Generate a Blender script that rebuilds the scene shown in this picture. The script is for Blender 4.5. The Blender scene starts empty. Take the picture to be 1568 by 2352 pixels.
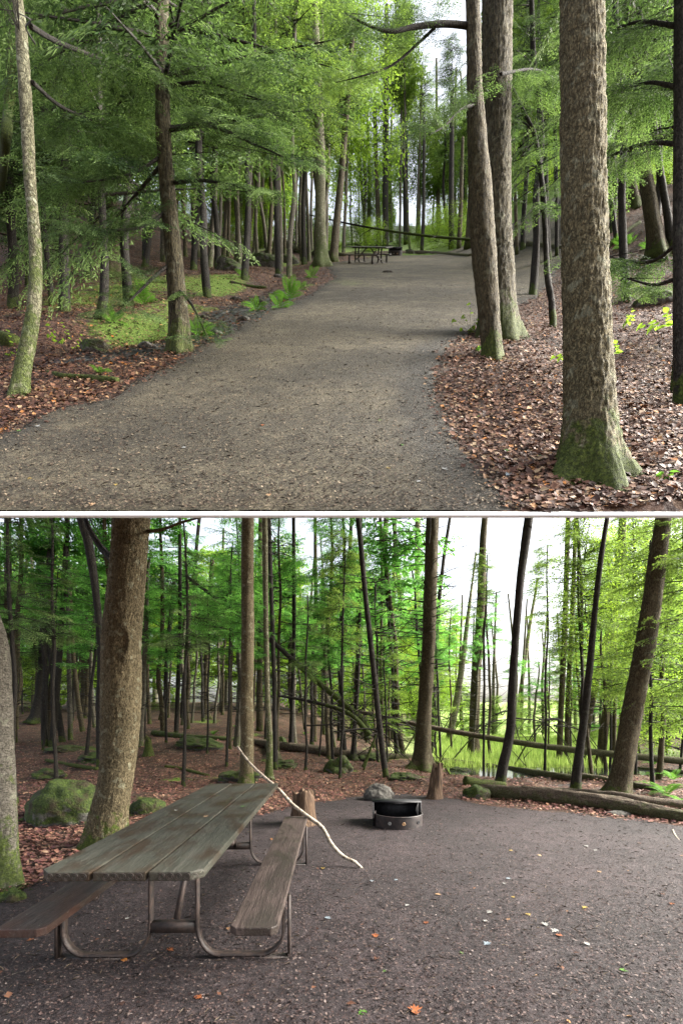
import bpy, math, random
import numpy as np
from mathutils import Vector, Matrix
R = math.radians
random.seed(7); rng = np.random.default_rng(7)
scene = bpy.context.scene
col = scene.collection

# ------------------------------------------------------------------ camera, sky, sun
F, CX, HL, HU, CZ, UH = 460.0, 341.0, 720.0, 226.0, 1.45, 1.5
K = 682 / 1568.0
S = (HL - HU) / F                      # slope of the upper hillside
Y0 = UH * F / (511.5 - HU)             # front edge of the upper terrace
cam = bpy.data.objects.new('camera', bpy.data.cameras.new('camera')); col.objects.link(cam)
cam.location = (0, 0, CZ); cam.rotation_euler = (R(90), 0, 0)
cam.data.sensor_width = 36; cam.data.lens = F / 1024 * 36; cam.data.shift_y = (HL - 512) / 1024
cam.data.clip_start = .05; cam.data.clip_end = 2000
scene.camera = cam
w = bpy.data.worlds.new('World'); scene.world = w; w.use_nodes = True
nt = w.node_tree; bg = nt.nodes['Background']
sky = nt.nodes.new('ShaderNodeTexSky'); sky.sky_type = 'NISHITA'; sky.sun_disc = False
SUN_EL, SUN_AZ = 34, 84                # azimuth measured from +Y towards +X
sky.sun_elevation = R(SUN_EL); sky.sun_rotation = R(SUN_AZ); sky.dust_density = 6; sky.air_density = 1.0; sky.ozone_density = 0.6
hs = nt.nodes.new('ShaderNodeHueSaturation'); hs.inputs['Saturation'].default_value = .45
nt.links.new(sky.outputs[0], hs.inputs['Color']); nt.links.new(hs.outputs[0], bg.inputs[0]); bg.inputs[1].default_value = .15
sl = bpy.data.lights.new('sun', 'SUN'); sl.energy = 5.0; sl.angle = R(35); sl.color = (1, .96, .88)
so = bpy.data.objects.new('sun', sl); col.objects.link(so)
sd = Vector((math.sin(R(SUN_AZ)) * math.cos(R(SUN_EL)), math.cos(R(SUN_AZ)) * math.cos(R(SUN_EL)), math.sin(R(SUN_EL))))
so.rotation_euler = sd.to_track_quat('Z', 'Y').to_euler(); so.location = (0, 0, 60)
vs = scene.view_settings; vs.view_transform = 'Standard'; vs.look = 'None'; vs.gamma = 1; vs.use_curve_mapping = False
vs.exposure = 1.95
scene.cycles.max_bounces = 6; scene.cycles.diffuse_bounces = 4; scene.cycles.transmission_bounces = 3

# ------------------------------------------------------------------ noise, terrain
def vn(p, seed=0):
    p = np.asarray(p, float); i = np.floor(p).astype(np.int64); f = p - i; f = f * f * (3 - 2 * f)
    def h(a, b, c):
        n = (a * 374761393 + b * 668265263 + c * 2147483647 + seed * 974711) & 0xffffffff
        n = ((n ^ (n >> 13)) * 1274126177) & 0xffffffff
        return ((n ^ (n >> 16)) & 0xffff) / 65535.0
    o = 0
    for a in (0, 1):
        for b in (0, 1):
            for c in (0, 1):
                wgt = (f[..., 0] if a else 1 - f[..., 0]) * (f[..., 1] if b else 1 - f[..., 1]) * (f[..., 2] if c else 1 - f[..., 2])
                o = o + wgt * h(i[..., 0] + a, i[..., 1] + b, i[..., 2] + c)
    return o
def fbm(p, seed=0, oct=4):
    s = 0; a = .5; p = np.asarray(p, float)
    for k in range(oct): s = s + a * vn(p * 2 ** k, seed + k); a *= .5
    return s
def sst(x, a, b):
    t = np.clip((x - a) / (b - a), 0, 1); return t * t * (3 - 2 * t)
def flat_ray(X, Y, up):                # image point on the ideal plane, used only to lay out ground zones
    px, py = X * K, Y * K
    d = (UH if up else CZ) * F / max(py - (HU if up else HL), .5)
    return ((px - CX) * d / F, d)
def poly_sd(P, x, y):                  # signed distance to polygon (negative inside)
    P = np.asarray(P, float); best = np.full(np.shape(x), 1e9); ins = np.zeros(np.shape(x), bool)
    for i in range(len(P)):
        ax, ay = P[i]; bx, by = P[(i + 1) % len(P)]
        dx, dy = bx - ax, by - ay
        t = np.clip(((x - ax) * dx + (y - ay) * dy) / (dx * dx + dy * dy + 1e-12), 0, 1)
        best = np.minimum(best, np.hypot(x - ax - t * dx, y - ay - t * dy))
        c = ((ay > y) != (by > y)) & (x < (bx - ax) * (y - ay) / (by - ay + 1e-12) + ax); ins ^= c
    return np.where(ins, -best, best)
PATH_U = [flat_ray(a, b, 1) for a, b in [(-1600, 1420), (-60, 1015), (110, 950), (230, 915), (380, 850), (455, 800), (600, 725), (700, 682), (765, 642), (750, 606), (900, 588), (1090, 586), (1290, 590), (1294, 640), (1250, 670), (1190, 708), (1085, 762), (1035, 800), (1005, 880), (1035, 950), (1090, 1045), (1160, 1110), (1420, 1420)]]
PATH_L = [flat_ray(a, b, 0) for a, b in [(-300, 2700), (-300, 2120), (40, 2050), (330, 1930), (560, 1880), (700, 1850), (870, 1822), (1010, 1832), (1120, 1850), (1300, 1868), (1450, 1885), (1568, 1898), (2000, 1915), (3000, 2700)]]
def gz(a, n=0):                        # gaussian blobs (x, y, rx, ry, amp)
    def f(x, y):
        s = 0
        for (bx, by, rx, ry, am) in a: s = s + am * np.exp(-((x - bx) / rx) ** 2 - ((y - by) / ry) ** 2)
        return s
    return f
def hu(x, y):
    x = np.asarray(x, float); y = np.asarray(y, float)
    sd_ = poly_sd(PATH_U, x, y); e = sst(sd_, .1, 1.6)
    p = np.stack([x * .7, y * .7, x * 0], -1)
    h = e * (fbm(p, 3) - .5) * .5
    h = h + sst(x, 4.2, 12) * sst(y, 4, 14) * 2.6 + sst(x - y * .25, 2.0, 9) * sst(y, 12, 30) * 2.5
    h = h + sst(-x - y * .1, 3.0, 14) * sst(y, 9, 30) * 3.4
    h = h - .16 * np.exp(-((x + 2.6 + (y - 6) * -.08) / 1.0) ** 2) * sst(y, 5, 7) * e
    return h
def hlw(x, y):
    x = np.asarray(x, float); y = np.asarray(y, float)
    sd_ = poly_sd(PATH_L, x, y); e = sst(sd_, .05, 1.2)
    p = np.stack([x * .8, y * .8, x * 0], -1)
    h = e * (fbm(p, 9) - .5) * .32
    h = h + sst(-x + 2, 0, 8) * np.clip(y - 11, 0, 40) * .085
    h = h + sst(x - y * .45, 1.5, 8) * np.clip(y - 14, 0, 30) * .05
    h = h - .25 * sst(x - y * .05, 1.2, 3.5) * sst(y, 11, 14) * (1 - sst(x - y * .45, 1, 5))
    return h
def ground_z(x, y, up): return (CZ - UH + S * y + hu(x, y)) if up else hlw(x, y)
def at(X, Y, up):                      # point of the ground seen at photo point (X, Y)
    px, py = X * K, Y * K
    d = np.geomspace(2.0, 70, 900); x = (px - CX) * d / F; z = CZ + (HL - py) / F * d
    g = ground_z(x, d, up); i = np.argmax(g >= z) if (g >= z).any() else len(d) - 1
    return Vector((x[i], d[i], g[i]))
def pt(X, Y, d): return Vector(((X * K - CX) * d / F, d, CZ + (HL - Y * K) / F * d))

# ------------------------------------------------------------------ node materials
def mat(name, build, rough=.8, **kw):
    m = bpy.data.materials.new(name); m.use_nodes = True; n = m.node_tree; b = n.nodes['Principled BSDF']
    b.inputs['Roughness'].default_value = rough; b.inputs['Specular IOR Level'].default_value = kw.get('spec', .3)
    build(N(n), b); return m
class N:
    def __init__(s, t): s.t = t; s.c = None
    def new(s, ty, **k):
        n = s.t.nodes.new(ty)
        for a, v in k.items(): setattr(n, a, v)
        return n
    def link(s, a, b): s.t.links.new(a, b)
    def obj(s): 
        if not s.c: s.c = s.new('ShaderNodeTexCoord').outputs['Object']
        return s.c
    def mapv(s, sc, src=None):
        m = s.new('ShaderNodeMapping'); m.inputs['Scale'].default_value = sc; s.link(src or s.obj(), m.inputs[0]); return m.outputs[0]
    def noise(s, scale, det=4, vec=None, rough=.6, dist=0):
        n = s.new('ShaderNodeTexNoise'); n.inputs['Scale'].default_value = scale; n.inputs['Detail'].default_value = det
        n.inputs['Roughness'].default_value = rough; n.inputs['Distortion'].default_value = dist
        s.link(vec or s.obj(), n.inputs['Vector']); return n.outputs['Fac']
    def vor(s, scale, vec=None, feat='F1', out='Distance', rnd=1):
        n = s.new('ShaderNodeTexVoronoi', feature=feat); n.inputs['Scale'].default_value = scale; n.inputs['Randomness'].default_value = rnd
        s.link(vec or s.obj(), n.inputs['Vector']); return n.outputs[out]
    def ramp(s, fac, stops, interp='LINEAR'):
        r = s.new('ShaderNodeValToRGB'); r.color_ramp.interpolation = interp
        e = r.color_ramp.elements
        while len(e) < len(stops): e.new(.5)
        for i, (p, c) in enumerate(stops):
            e[i].position = p; e[i].color = (c, c, c, 1) if isinstance(c, (int, float)) else (*c, 1)
        s.link(fac, r.inputs[0]); return r.outputs[0]
    def mix(s, fac, a, b, mode='MIX'):
        m = s.new('ShaderNodeMix', data_type='RGBA', blend_type=mode)
        for v, i in ((fac, 0), (a, 6), (b, 7)):
            if isinstance(v, (int, float)): m.inputs[i].default_value = v if i == 0 else (v, v, v, 1)
            elif isinstance(v, tuple): m.inputs[i].default_value = (*v, 1)
            else: s.link(v, m.inputs[i])
        return m.outputs[2]
    def math(s, op, a, b=0., clamp=False):
        m = s.new('ShaderNodeMath', operation=op); m.use_clamp = clamp
        for i, v in ((0, a), (1, b)):
            if isinstance(v, (int, float)): m.inputs[i].default_value = v
            else: s.link(v, m.inputs[i])
        return m.outputs[0]
    def bump(s, b, h, st=.5, dist=.02):
        n = s.new('ShaderNodeBump'); n.inputs['Strength'].default_value = st; n.inputs['Distance'].default_value = dist
        s.link(h, n.inputs['Height']); s.link(n.outputs[0], b.inputs['Normal'])
    def attr(s, name): return s.new('ShaderNodeAttribute', attribute_name=name).outputs['Fac']
    def island(s): return s.new('ShaderNodeNewGeometry').outputs['Random Per Island']
    def orand(s): return s.new('ShaderNodeObjectInfo').outputs['Random']

def bark(name, dark, mid, light, moss=.5, mossh=.8, sc=26, plate=.38, lich=.0, strength=.9):
    def f(n, b):
        v = n.mapv((1, 1, plate)); 
        nz = n.new('ShaderNodeTexNoise'); nz.inputs['Scale'].default_value = 7; nz.inputs['Detail'].default_value = 3; n.link(v, nz.inputs['Vector'])
        add = n.new('ShaderNodeVectorMath', operation='MULTIPLY_ADD'); n.link(nz.outputs['Color'], add.inputs[0]); add.inputs[1].default_value = (.16, .16, .16); n.link(v, add.inputs[2])
        ed = n.vor(sc * 2.2, add.outputs[0], 'DISTANCE_TO_EDGE'); cellc = n.vor(sc * 2.2, add.outputs[0], 'F1', 'Color')
        fine = n.noise(90, 4, n.mapv((1, 1, .35)), .7); big = n.noise(3, 4)
        cn = n.noise(sc * 2.3, 5, v, .62, .9); crack = n.ramp(n.math('ADD', cn, n.math('MULTIPLY', ed, .5)), [(.44, 0.), (.60, 1.)])
        bw = n.new('ShaderNodeRGBToBW'); n.link(cellc, bw.inputs[0])
        c = n.mix(bw.outputs[0], mid, light); c = n.mix(n.ramp(fine, [(.3, 1.), (.62, 0.)]), c, dark)
        c = n.mix(n.ramp(big, [(.35, 0.), (.7, .45)]), c, light)
        c = n.mix(n.math('MULTIPLY', n.math('SUBTRACT', 1., crack), .75), c, dark)
        if lich: c = n.mix(n.ramp(n.noise(11, 3), [(.58, 0.), (.66, lich)]), c, (.36, .38, .27))
        sep = n.new('ShaderNodeSeparateXYZ'); n.link(n.obj(), sep.inputs[0])
        hh = n.math('ADD', n.math('DIVIDE', sep.outputs[2], mossh), n.math('MULTIPLY', n.math('SUBTRACT', n.noise(7, 6, None, .7), .5), 4.5))
        mk = n.math('MULTIPLY', n.ramp(hh, [(.3, 1.), (.7, 0.)]), moss)
        mc = n.ramp(n.noise(45, 5, None, .7), [(.3, (.015, .025, .004)), (.5, (.05, .078, .01)), (.7, (.12, .16, .02))])
        c = n.mix(mk, c, mc)
        n.link(c, b.inputs['Base Color'])
        h = n.math('ADD', n.math('MULTIPLY', crack, 1.), n.math('MULTIPLY', fine, .9)); n.bump(b, h, strength, .012)
    return mat(name, f, .85, spec=.2)
M = {}
M['bark_tan'] = bark('bark_tan', (.03, .024, .012), (.115, .093, .05), (.24, .195, .115), .9, .42, 30, .5, .35)
M['bark_plate'] = bark('bark_plate', (.03, .025, .012), (.105, .088, .046), (.22, .185, .10), .85, .38, 34, .6, .3)
M['bark_brown'] = bark('bark_brown', (.016, .012, .006), (.062, .049, .027), (.13, .105, .06), .7, .3, 28, .25, .15)
M['bark_dark'] = bark('bark_dark', (.008, .007, .006), (.026, .022, .018), (.055, .048, .04), .75, .3, 30, .3, .06)
M['bark_furrow'] = bark('bark_furrow', (.010, .008, .004), (.052, .043, .024), (.125, .105, .06), .6, .4, 24, .14, .2)
M['bark_mossy'] = bark('bark_mossy', (.035, .03, .014), (.12, .115, .06), (.28, .27, .18), .75, 1.8, 22, .7, .7)
M['bark_birch'] = bark('bark_birch', (.02, .018, .013), (.08, .073, .055), (.22, .2, .165), .8, .9, 16, 2.5, .2, .5)
M['bark_far'] = bark('bark_far', (.03, .025, .018), (.09, .08, .06), (.15, .135, .10), .5, .6, 14, .3, .2, .4)
M['log_rotten'] = bark('log_rotten', (.015, .011, .008), (.09, .065, .045), (.21, .165, .12), .4, .12, 22, 1, .2)
M['log_mossy'] = bark('log_mossy', (.02, .016, .008), (.07, .055, .03), (.12, .10, .05), .75, 1.5, 20, 1)
M['stick'] = mat('stick', lambda n, b: n.link(n.ramp(n.noise(30, 4), [(.35, (.12, .09, .06)), (.6, (.42, .37, .3))]), b.inputs['Base Color']), .7)
M['twig'] = mat('twig', lambda n, b: n.link(n.ramp(n.noise(20), [(.3, (.008, .006, .005)), (.7, (.032, .027, .02))]), b.inputs['Base Color']), .8)

def leafy(name, c0, c1, c2, trans=.45, rough=.45, tint=(.6, .9, .12)):
    m = bpy.data.materials.new(name); m.use_nodes = True; n = N(m.node_tree); b = m.node_tree.nodes['Principled BSDF']
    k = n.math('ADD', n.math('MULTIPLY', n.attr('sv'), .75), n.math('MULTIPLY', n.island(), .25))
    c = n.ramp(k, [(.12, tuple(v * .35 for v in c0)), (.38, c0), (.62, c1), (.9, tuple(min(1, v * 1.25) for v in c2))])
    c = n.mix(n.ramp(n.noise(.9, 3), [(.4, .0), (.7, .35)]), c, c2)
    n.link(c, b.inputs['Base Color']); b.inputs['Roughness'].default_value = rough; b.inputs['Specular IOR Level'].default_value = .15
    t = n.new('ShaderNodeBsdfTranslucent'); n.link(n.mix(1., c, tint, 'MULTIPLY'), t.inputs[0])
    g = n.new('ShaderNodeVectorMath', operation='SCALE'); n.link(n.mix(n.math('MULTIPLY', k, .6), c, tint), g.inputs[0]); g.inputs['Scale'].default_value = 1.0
    n.link(g.outputs[0], t.inputs[0])
    mx = n.new('ShaderNodeMixShader'); mx.inputs[0].default_value = trans
    n.link(b.outputs[0], mx.inputs[1]); n.link(t.outputs[0], mx.inputs[2]); n.link(mx.outputs[0], m.node_tree.nodes['Material Output'].inputs[0])
    return m
M['hemlock'] = leafy('hemlock', (.022, .05, .017), (.058, .108, .034), (.175, .25, .085), .4, .6, (.22, .38, .065))
M['hemlock_light'] = leafy('hemlock_light', (.08, .15, .035), (.13, .22, .05), (.2, .31, .08), .45, .6, (.4, .58, .06))
M['hemlock_fresh'] = leafy('hemlock_fresh', (.06, .19, .04), (.11, .32, .065), (.2, .46, .09), .52, .6, (.32, .7, .09))
M['broadleaf'] = leafy('broadleaf', (.12, .23, .025), (.18, .32, .035), (.27, .42, .05), .5, .5, (.5, .72, .07))
M['moss_green'] = leafy('moss_green', (.03, .055, .008), (.07, .11, .015), (.13, .18, .03), .3, .8, (.16, .24, .03))
M['fern'] = leafy('fern', (.07, .18, .02), (.1, .24, .03), (.14, .3, .05), .4, .5, (.2, .42, .05))
def litter_ramp(n, f):
    return n.ramp(f, [(0, (.022, .012, .009)), (.3, (.06, .028, .018)), (.55, (.11, .05, .03)), (.75, (.17, .085, .05)), (.88, (.22, .13, .07)), (.94, (.33, .25, .15)), (1, (.42, .15, .025))])
def f(n, b):
    n.link(n.mix(.08, litter_ramp(n, n.island()), (.10, .035, .025)), b.inputs['Base Color'])
M['litter'] = mat('litter', f, .65, spec=.2)
def f(n, b): n.link(n.ramp(n.island(), [(0, (.012, .009, .007)), (.35, (.04, .028, .02)), (.6, (.09, .065, .045)), (.88, (.13, .10, .07)), (1, (.24, .19, .13))]), b.inputs['Base Color'])
M['grit'] = mat('grit', f, .7, spec=.2)
def f(n, b): n.link(n.ramp(n.island(), [(0, (.010, .007, .007)), (.45, (.03, .02, .019)), (.75, (.07, .045, .04)), (.94, (.10, .075, .065)), (1, (.17, .14, .13))]), b.inputs['Base Color'])
M['grit_dark'] = mat('grit_dark', f, .7, spec=.2)
def f(n, b): n.link(n.mix(.3, litter_ramp(n, n.math('MULTIPLY', n.math('POWER', n.island(), .55), .97)), (.26, .10, .11)), b.inputs['Base Color'])
M['litter_red'] = mat('litter_red', f, .6, spec=.3)
def ground_mat(name, warm, gc0, gc1, gc2, wet):
    def f(n, b):
        cells = n.vor(22, n.obj(), 'F1', 'Color'); bw = n.new('ShaderNodeRGBToBW'); n.link(cells, bw.inputs[0])
        lit = litter_ramp(n, n.ramp(bw.outputs[0], [(.15, 0.), (.85, .9)])); lit = n.mix(.4, lit, (.05, .028, .02))
        lit = n.mix(n.ramp(n.noise(1.2, 4), [(.35, .75), (.6, 0.)]), lit, (.03, .022, .016))
        mc = n.ramp(n.noise(45, 4), [(.3, (.03, .06, .006)), (.7, (.17, .26, .03))])
        mo = n.math('ADD', n.attr('moss'), n.math('MULTIPLY', n.math('SUBTRACT', n.noise(5, 5), .5), .9))
        c = n.mix(n.ramp(mo, [(.38, 0.), (.55, 1.)]), lit, mc)
        me_ = n.math('ADD', n.attr('meadow'), n.math('MULTIPLY', n.math('SUBTRACT', n.noise(1.5, 5), .5), .8)); c = n.mix(n.ramp(me_, [(.3, 0.), (.55, 1.)]), c, n.ramp(n.noise(8, 5), [(.3, (.16, .24, .05)), (.7, (.42, .52, .2))]))  # open grass tone; the clearing's sunlit glare is put into this colour
        rk = n.ramp(n.vor(9, n.obj(), 'F1', 'Distance'), [(.2, (.09, .088, .085)), (.6, (.012, .011, .011))])
        st = n.math('ADD', n.attr('stream'), n.math('MULTIPLY', n.math('SUBTRACT', n.noise(4, 5), .5), .7))
        sm = n.ramp(st, [(.42, 0.), (.55, 1.)]); c = n.mix(sm, c, rk)
        n.link(c, b.inputs['Base Color']); n.link(n.ramp(st, [(.42, .8), (.6, .35)]), b.inputs['Roughness'])
        n.bump(b, n.math('ADD', n.noise(28, 5), n.math('MULTIPLY', bw.outputs[0], .4)), .8, .03)
    return mat(name, f, .8, spec=.3)
def gravel_mat(name, d0, d1, d2, mosst=True):
    def f(n, b):
        g = n.math('ADD', n.math('MULTIPLY', n.noise(150, 4, None, .75), .5), n.math('MULTIPLY', n.noise(55, 4, None, .75), .5)); big = n.noise(.55, 4); med = n.noise(6, 5, None, .65)
        c = n.ramp(g, [(.37, d0), (.49, d1), (.6, d2)])
        c = n.mix(n.ramp(big, [(.4, .65), (.6, 0.)]), c, d0); c = n.mix(n.ramp(n.noise(1.7, 6, None, .7), [(.52, 0.), (.66, .35)]), c, d2); c = n.mix(n.ramp(med, [(.38, .8), (.54, 0.)]), c, n.mix(.5, d0, d1))
        bits = n.vor(60, n.obj(), 'F1', 'Color'); bw = n.new('ShaderNodeRGBToBW'); n.link(bits, bw.inputs[0])
        c = n.mix(n.ramp(bw.outputs[0], [(.8, 0.), (.88, .5)]), c, d2)
        c = n.mix(n.ramp(bw.outputs[0], [(.14, .4), (.2, 0.)]), c, d0)
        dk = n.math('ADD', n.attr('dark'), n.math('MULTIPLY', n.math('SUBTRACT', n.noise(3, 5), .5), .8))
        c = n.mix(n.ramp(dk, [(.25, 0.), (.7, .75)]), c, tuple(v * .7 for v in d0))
        mo = n.math('ADD', n.attr('moss'), n.math('MULTIPLY', n.math('SUBTRACT', n.noise(4, 5), .5), .9))
        c = n.mix(n.ramp(mo, [(.4, 0.), (.75, .65)]), c, n.mix(n.ramp(n.noise(25, 5), [(.42, 0.), (.6, 1.)]), c, (.13, .17, .03)))
        n.link(c, b.inputs['Base Color'])
        n.bump(b, n.math('ADD', g, n.math('MULTIPLY', bw.outputs[0], .5)), 1., .03)
    return mat(name, f, .75, spec=.35)
M['ground_u'] = ground_mat('upper_litter_ground', 0, 0, 0, 0, 0)
M['ground_l'] = ground_mat('lower_litter_ground', 0, 0, 0, 0, 0)
M['gravel_u'] = gravel_mat('gravel_grey', (.014, .011, .006), (.068, .055, .032), (.2, .168, .105))
M['gravel_l'] = gravel_mat('gravel_dark', (.006, .004, .0045), (.027, .018, .0195), (.09, .066, .068))
def f(n, b):
    n.link(n.ramp(n.noise(5, 5), [(.3, (.03, .03, .028)), (.7, (.16, .155, .14))]), b.inputs['Base Color'])
M['rock'] = mat('rock', f)
def f(n, b):
    v = n.new('ShaderNodeNewGeometry'); sp = n.new('ShaderNodeSeparateXYZ'); n.link(v.outputs['Normal'], sp.inputs[0])
    k = n.math('ADD', sp.outputs[2], n.math('MULTIPLY', n.math('SUBTRACT', n.noise(7, 5), .5), 1.6))
    rk = n.ramp(n.noise(22, 5), [(.3, (.03, .03, .027)), (.7, (.17, .165, .15))])
    ms = n.ramp(n.noise(26, 6, None, .75), [(.3, (.008, .014, .003)), (.5, (.03, .05, .007)), (.68, (.085, .12, .016))]); ms = n.mix(n.ramp(n.noise(5, 5), [(.5, 0.), (.62, .8)]), ms, (.035, .022, .014))
    n.link(n.mix(n.ramp(n.math('ADD', k, .5), [(.1, 0.), (.4, 1.)]), rk, ms), b.inputs['Base Color']); n.bump(b, n.noise(40, 5), .9, .03)
M['rock_moss'] = mat('mossy_rock', f)
def f(n, b):
    rk = n.ramp(n.noise(18, 6, None, .7), [(.3, (.04, .038, .033)), (.5, (.085, .08, .07)), (.7, (.18, .17, .15))])
    n.link(rk, b.inputs['Base Color']); n.bump(b, n.noise(25, 5), .9, .03)
M['rock_bare'] = mat('bare_rock', f)
def plank(name, base, dark, alt, wetc):
    def f(n, b):
        gr = n.noise(30, 6, n.mapv((1.6, .07, 1)), .7); pat = n.noise(2.6, 5, n.mapv((2.2, 1, 1)), .6); fi = n.noise(120, 3, n.mapv((1, .12, 1)))
        c = n.ramp(gr, [(.25, dark), (.45, base), (.7, alt)])
        c = n.mix(n.ramp(fi, [(.58, 0.), (.7, .75)]), c, dark)
        c = n.mix(n.ramp(pat, [(.44, 0.), (.62, .9)]), c, wetc)
        c = n.mix(n.ramp(n.noise(60, 3), [(.66, 0.), (.72, .6)]), c, (.2, .2, .16))
        n.link(c, b.inputs['Base Color']); n.link(n.ramp(pat, [(.45, .6), (.68, .3)]), b.inputs['Roughness'])
        n.bump(b, n.math('ADD', n.math('MULTIPLY', gr, .8), fi), .6, .006)
    return mat(name, f, .5, spec=.28)
M['board_green'] = plank('board_green', (.027, .028, .020), (.009, .009, .007), (.055, .052, .041), (.024, .014, .008))
M['board_red'] = plank('board_red', (.038, .029, .024), (.017, .013, .011), (.078, .062, .053), (.055, .028, .021))
M['board_grey'] = plank('board_grey', (.044, .031, .027), (.014, .010, .008), (.085, .064, .055), (.030, .024, .02))
def f(n, b):
    n.link(n.ramp(n.noise(25, 5), [(.35, (.012, .009, .008)), (.65, (.05, .032, .025))]), b.inputs['Base Color']); n.bump(b, n.noise(120, 3), .4, .004)
M['rust'] = mat('rusty_steel', f, .6, spec=.5)
def f(n, b):
    n.link(n.ramp(n.noise(15, 5), [(.35, (.008, .007, .007)), (.65, (.035, .024, .022))]), b.inputs['Base Color']); n.bump(b, n.noise(80, 3), .4, .004)
M['ring_steel'] = mat('ring_steel', f, .55, spec=.5)
M['soot'] = mat('soot', lambda n, b: n.link(n.ramp(n.noise(15, 5), [(.35, (.006, .006, .007)), (.7, (.03, .03, .034))]), b.inputs['Base Color']), .55, spec=.3)
def f(n, b):
    n.link(n.ramp(n.noise(9, 5, n.mapv((3, 3, .4))), [(.3, (.025, .016, .01)), (.55, (.10, .06, .035)), (.7, (.2, .14, .09))]), b.inputs['Base Color']); n.bump(b, n.noise(20, 5, n.mapv((3, 3, .3))), .9, .03)
M['stump_wood'] = mat('stump_wood', f)
M['water'] = mat('water', lambda n, b: (b.inputs['Base Color'].__setattr__('default_value', (.03, .035, .03, 1)), n.bump(b, n.noise(5, 3), .08, .02)), .06, spec=.8)
M['underside_bounce'] = mat('underside_bounce', lambda n, b: n.link(n.ramp(n.noise(2), [(.3, (.6, .58, .54)), (.7, (.75, .73, .7))]), b.inputs['Base Color']), .9)  # pale reflector colour for an unseen surface, added for bounce light
M['white'] = mat('white_edge', lambda n, b: n.link(n.ramp(n.noise(4), [(.3, (.93, .93, .93)), (.7, (.96, .96, .96))]), b.inputs['Base Color']), .6)
M['meadow'] = leafy('meadow', (.08, .18, .02), (.12, .24, .03), (.2, .32, .06), .35, .6, (.2, .42, .05))
for nm, c in (('leaf_orange', (.27, .09, .035)), ('leaf_yellow', (.34, .24, .06)), ('leaf_green', (.08, .18, .03)), ('leaf_pale', (.32, .32, .3)), ('leaf_tan', (.35, .22, .12)), ('leaf_bluish', (.2, .24, .27))):
    M[nm] = mat(nm, lambda n, b, c=c: n.link(n.ramp(n.noise(30), [(.3, tuple(v * .7 for v in c)), (.7, c)]), b.inputs['Base Color']), .45)

# ------------------------------------------------------------------ mesh helpers
def mesh_np(name, V, Q, material, smooth=False, attrs=None):
    V = np.asarray(V, np.float32).reshape(-1, 3); Q = np.asarray(Q, np.int32); k = Q.shape[1]
    me = bpy.data.meshes.new(name); me.vertices.add(len(V)); me.vertices.foreach_set('co', V.ravel())
    me.loops.add(Q.size); me.loops.foreach_set('vertex_index', Q.ravel())
    me.polygons.add(len(Q)); me.polygons.foreach_set('loop_start', np.arange(0, Q.size, k, dtype=np.int32))
    try: me.polygons.foreach_set('loop_total', np.full(len(Q), k, np.int32))
    except Exception: pass
    if smooth: me.polygons.foreach_set('use_smooth', np.ones(len(Q), bool))
    me.update(calc_edges=True)
    for a, v in (attrs or {}).items():
        at_ = me.attributes.new(a, 'FLOAT', 'POINT'); at_.data.foreach_set('value', np.asarray(v, np.float32).ravel())
    if material: me.materials.append(material)
    return me
def link(name, me, parent=None, loc=None):
    o = bpy.data.objects.new(name, me); col.objects.link(o)
    if parent: o.parent = parent
    if loc is not None: o.location = loc
    return o
def thing(name, label, cat, loc=(0, 0, 0), group=None, me=None, rz=0, kind=None):
    o = link(name, me, None, loc); o.rotation_euler.z = rz; o['label'] = label; o['category'] = cat
    if group: o['group'] = group
    if kind: o['kind'] = kind
    return o
def grid_faces(nr, nc, wrap=False):
    r = np.arange(nr - 1)[:, None]; c = np.arange(nc if wrap else nc - 1)[None, :]; c2 = (c + 1) % nc
    return np.stack([r * nc + c, r * nc + c2, (r + 1) * nc + c2, (r + 1) * nc + c], -1).reshape(-1, 4)
class MB:                              # collects quads
    def __init__(s): s.V = []; s.Q = []; s.n = 0
    def add(s, V, Q): V = np.asarray(V, float).reshape(-1, 3); s.V.append(V); s.Q.append(np.asarray(Q) + s.n); s.n += len(V)
    def tube(s, pts, rad, sides=8, cap=True, rough=0, seed=0):
        V, Q = tube_np(pts, rad, sides, rough=rough, seed=seed, cap=cap); s.add(V, Q)
    def box(s, c, h, rot=None):
        v = np.array([[x, y, z] for x in (-1, 1) for y in (-1, 1) for z in (-1, 1)], float) * h
        if rot is not None: v = v @ np.array(rot).T
        s.add(v + np.array(c), [[0, 1, 3, 2], [4, 6, 7, 5], [0, 4, 5, 1], [2, 3, 7, 6], [0, 2, 6, 4], [1, 5, 7, 3]])
    def mesh(s, name, m, smooth=True): return mesh_np(name, np.concatenate(s.V), np.concatenate(s.Q), m, smooth)
def resample(pts, rad, step):
    P = np.array([tuple(p) for p in pts], float); r = np.array(rad, float)
    if len(P) < 3:
        L = np.linalg.norm(P[-1] - P[0]); n = max(2, int(L / step) + 1); t = np.linspace(0, 1, n)[:, None]
        return P[0] * (1 - t) + P[-1] * t, r[0] * (1 - t[:, 0]) + r[-1] * t[:, 0]
    Pe = np.vstack([2 * P[0] - P[1], P, 2 * P[-1] - P[-2]]); out = []; ro = []
    for i in range(1, len(Pe) - 2):
        a, b, c, d = Pe[i - 1:i + 3]; n = max(1, int(np.linalg.norm(c - b) / step)); t = (np.arange(n) / n)[:, None]
        out.append(.5 * (2 * b + (c - a) * t + (2 * a - 5 * b + 4 * c - d) * t ** 2 + (-a + 3 * b - 3 * c + d) * t ** 3))
        ro.append(r[i - 1] + (r[i] - r[i - 1]) * t[:, 0])
    out.append(P[-1:]); ro.append(r[-1:]); return np.vstack(out), np.concatenate(ro)
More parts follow.
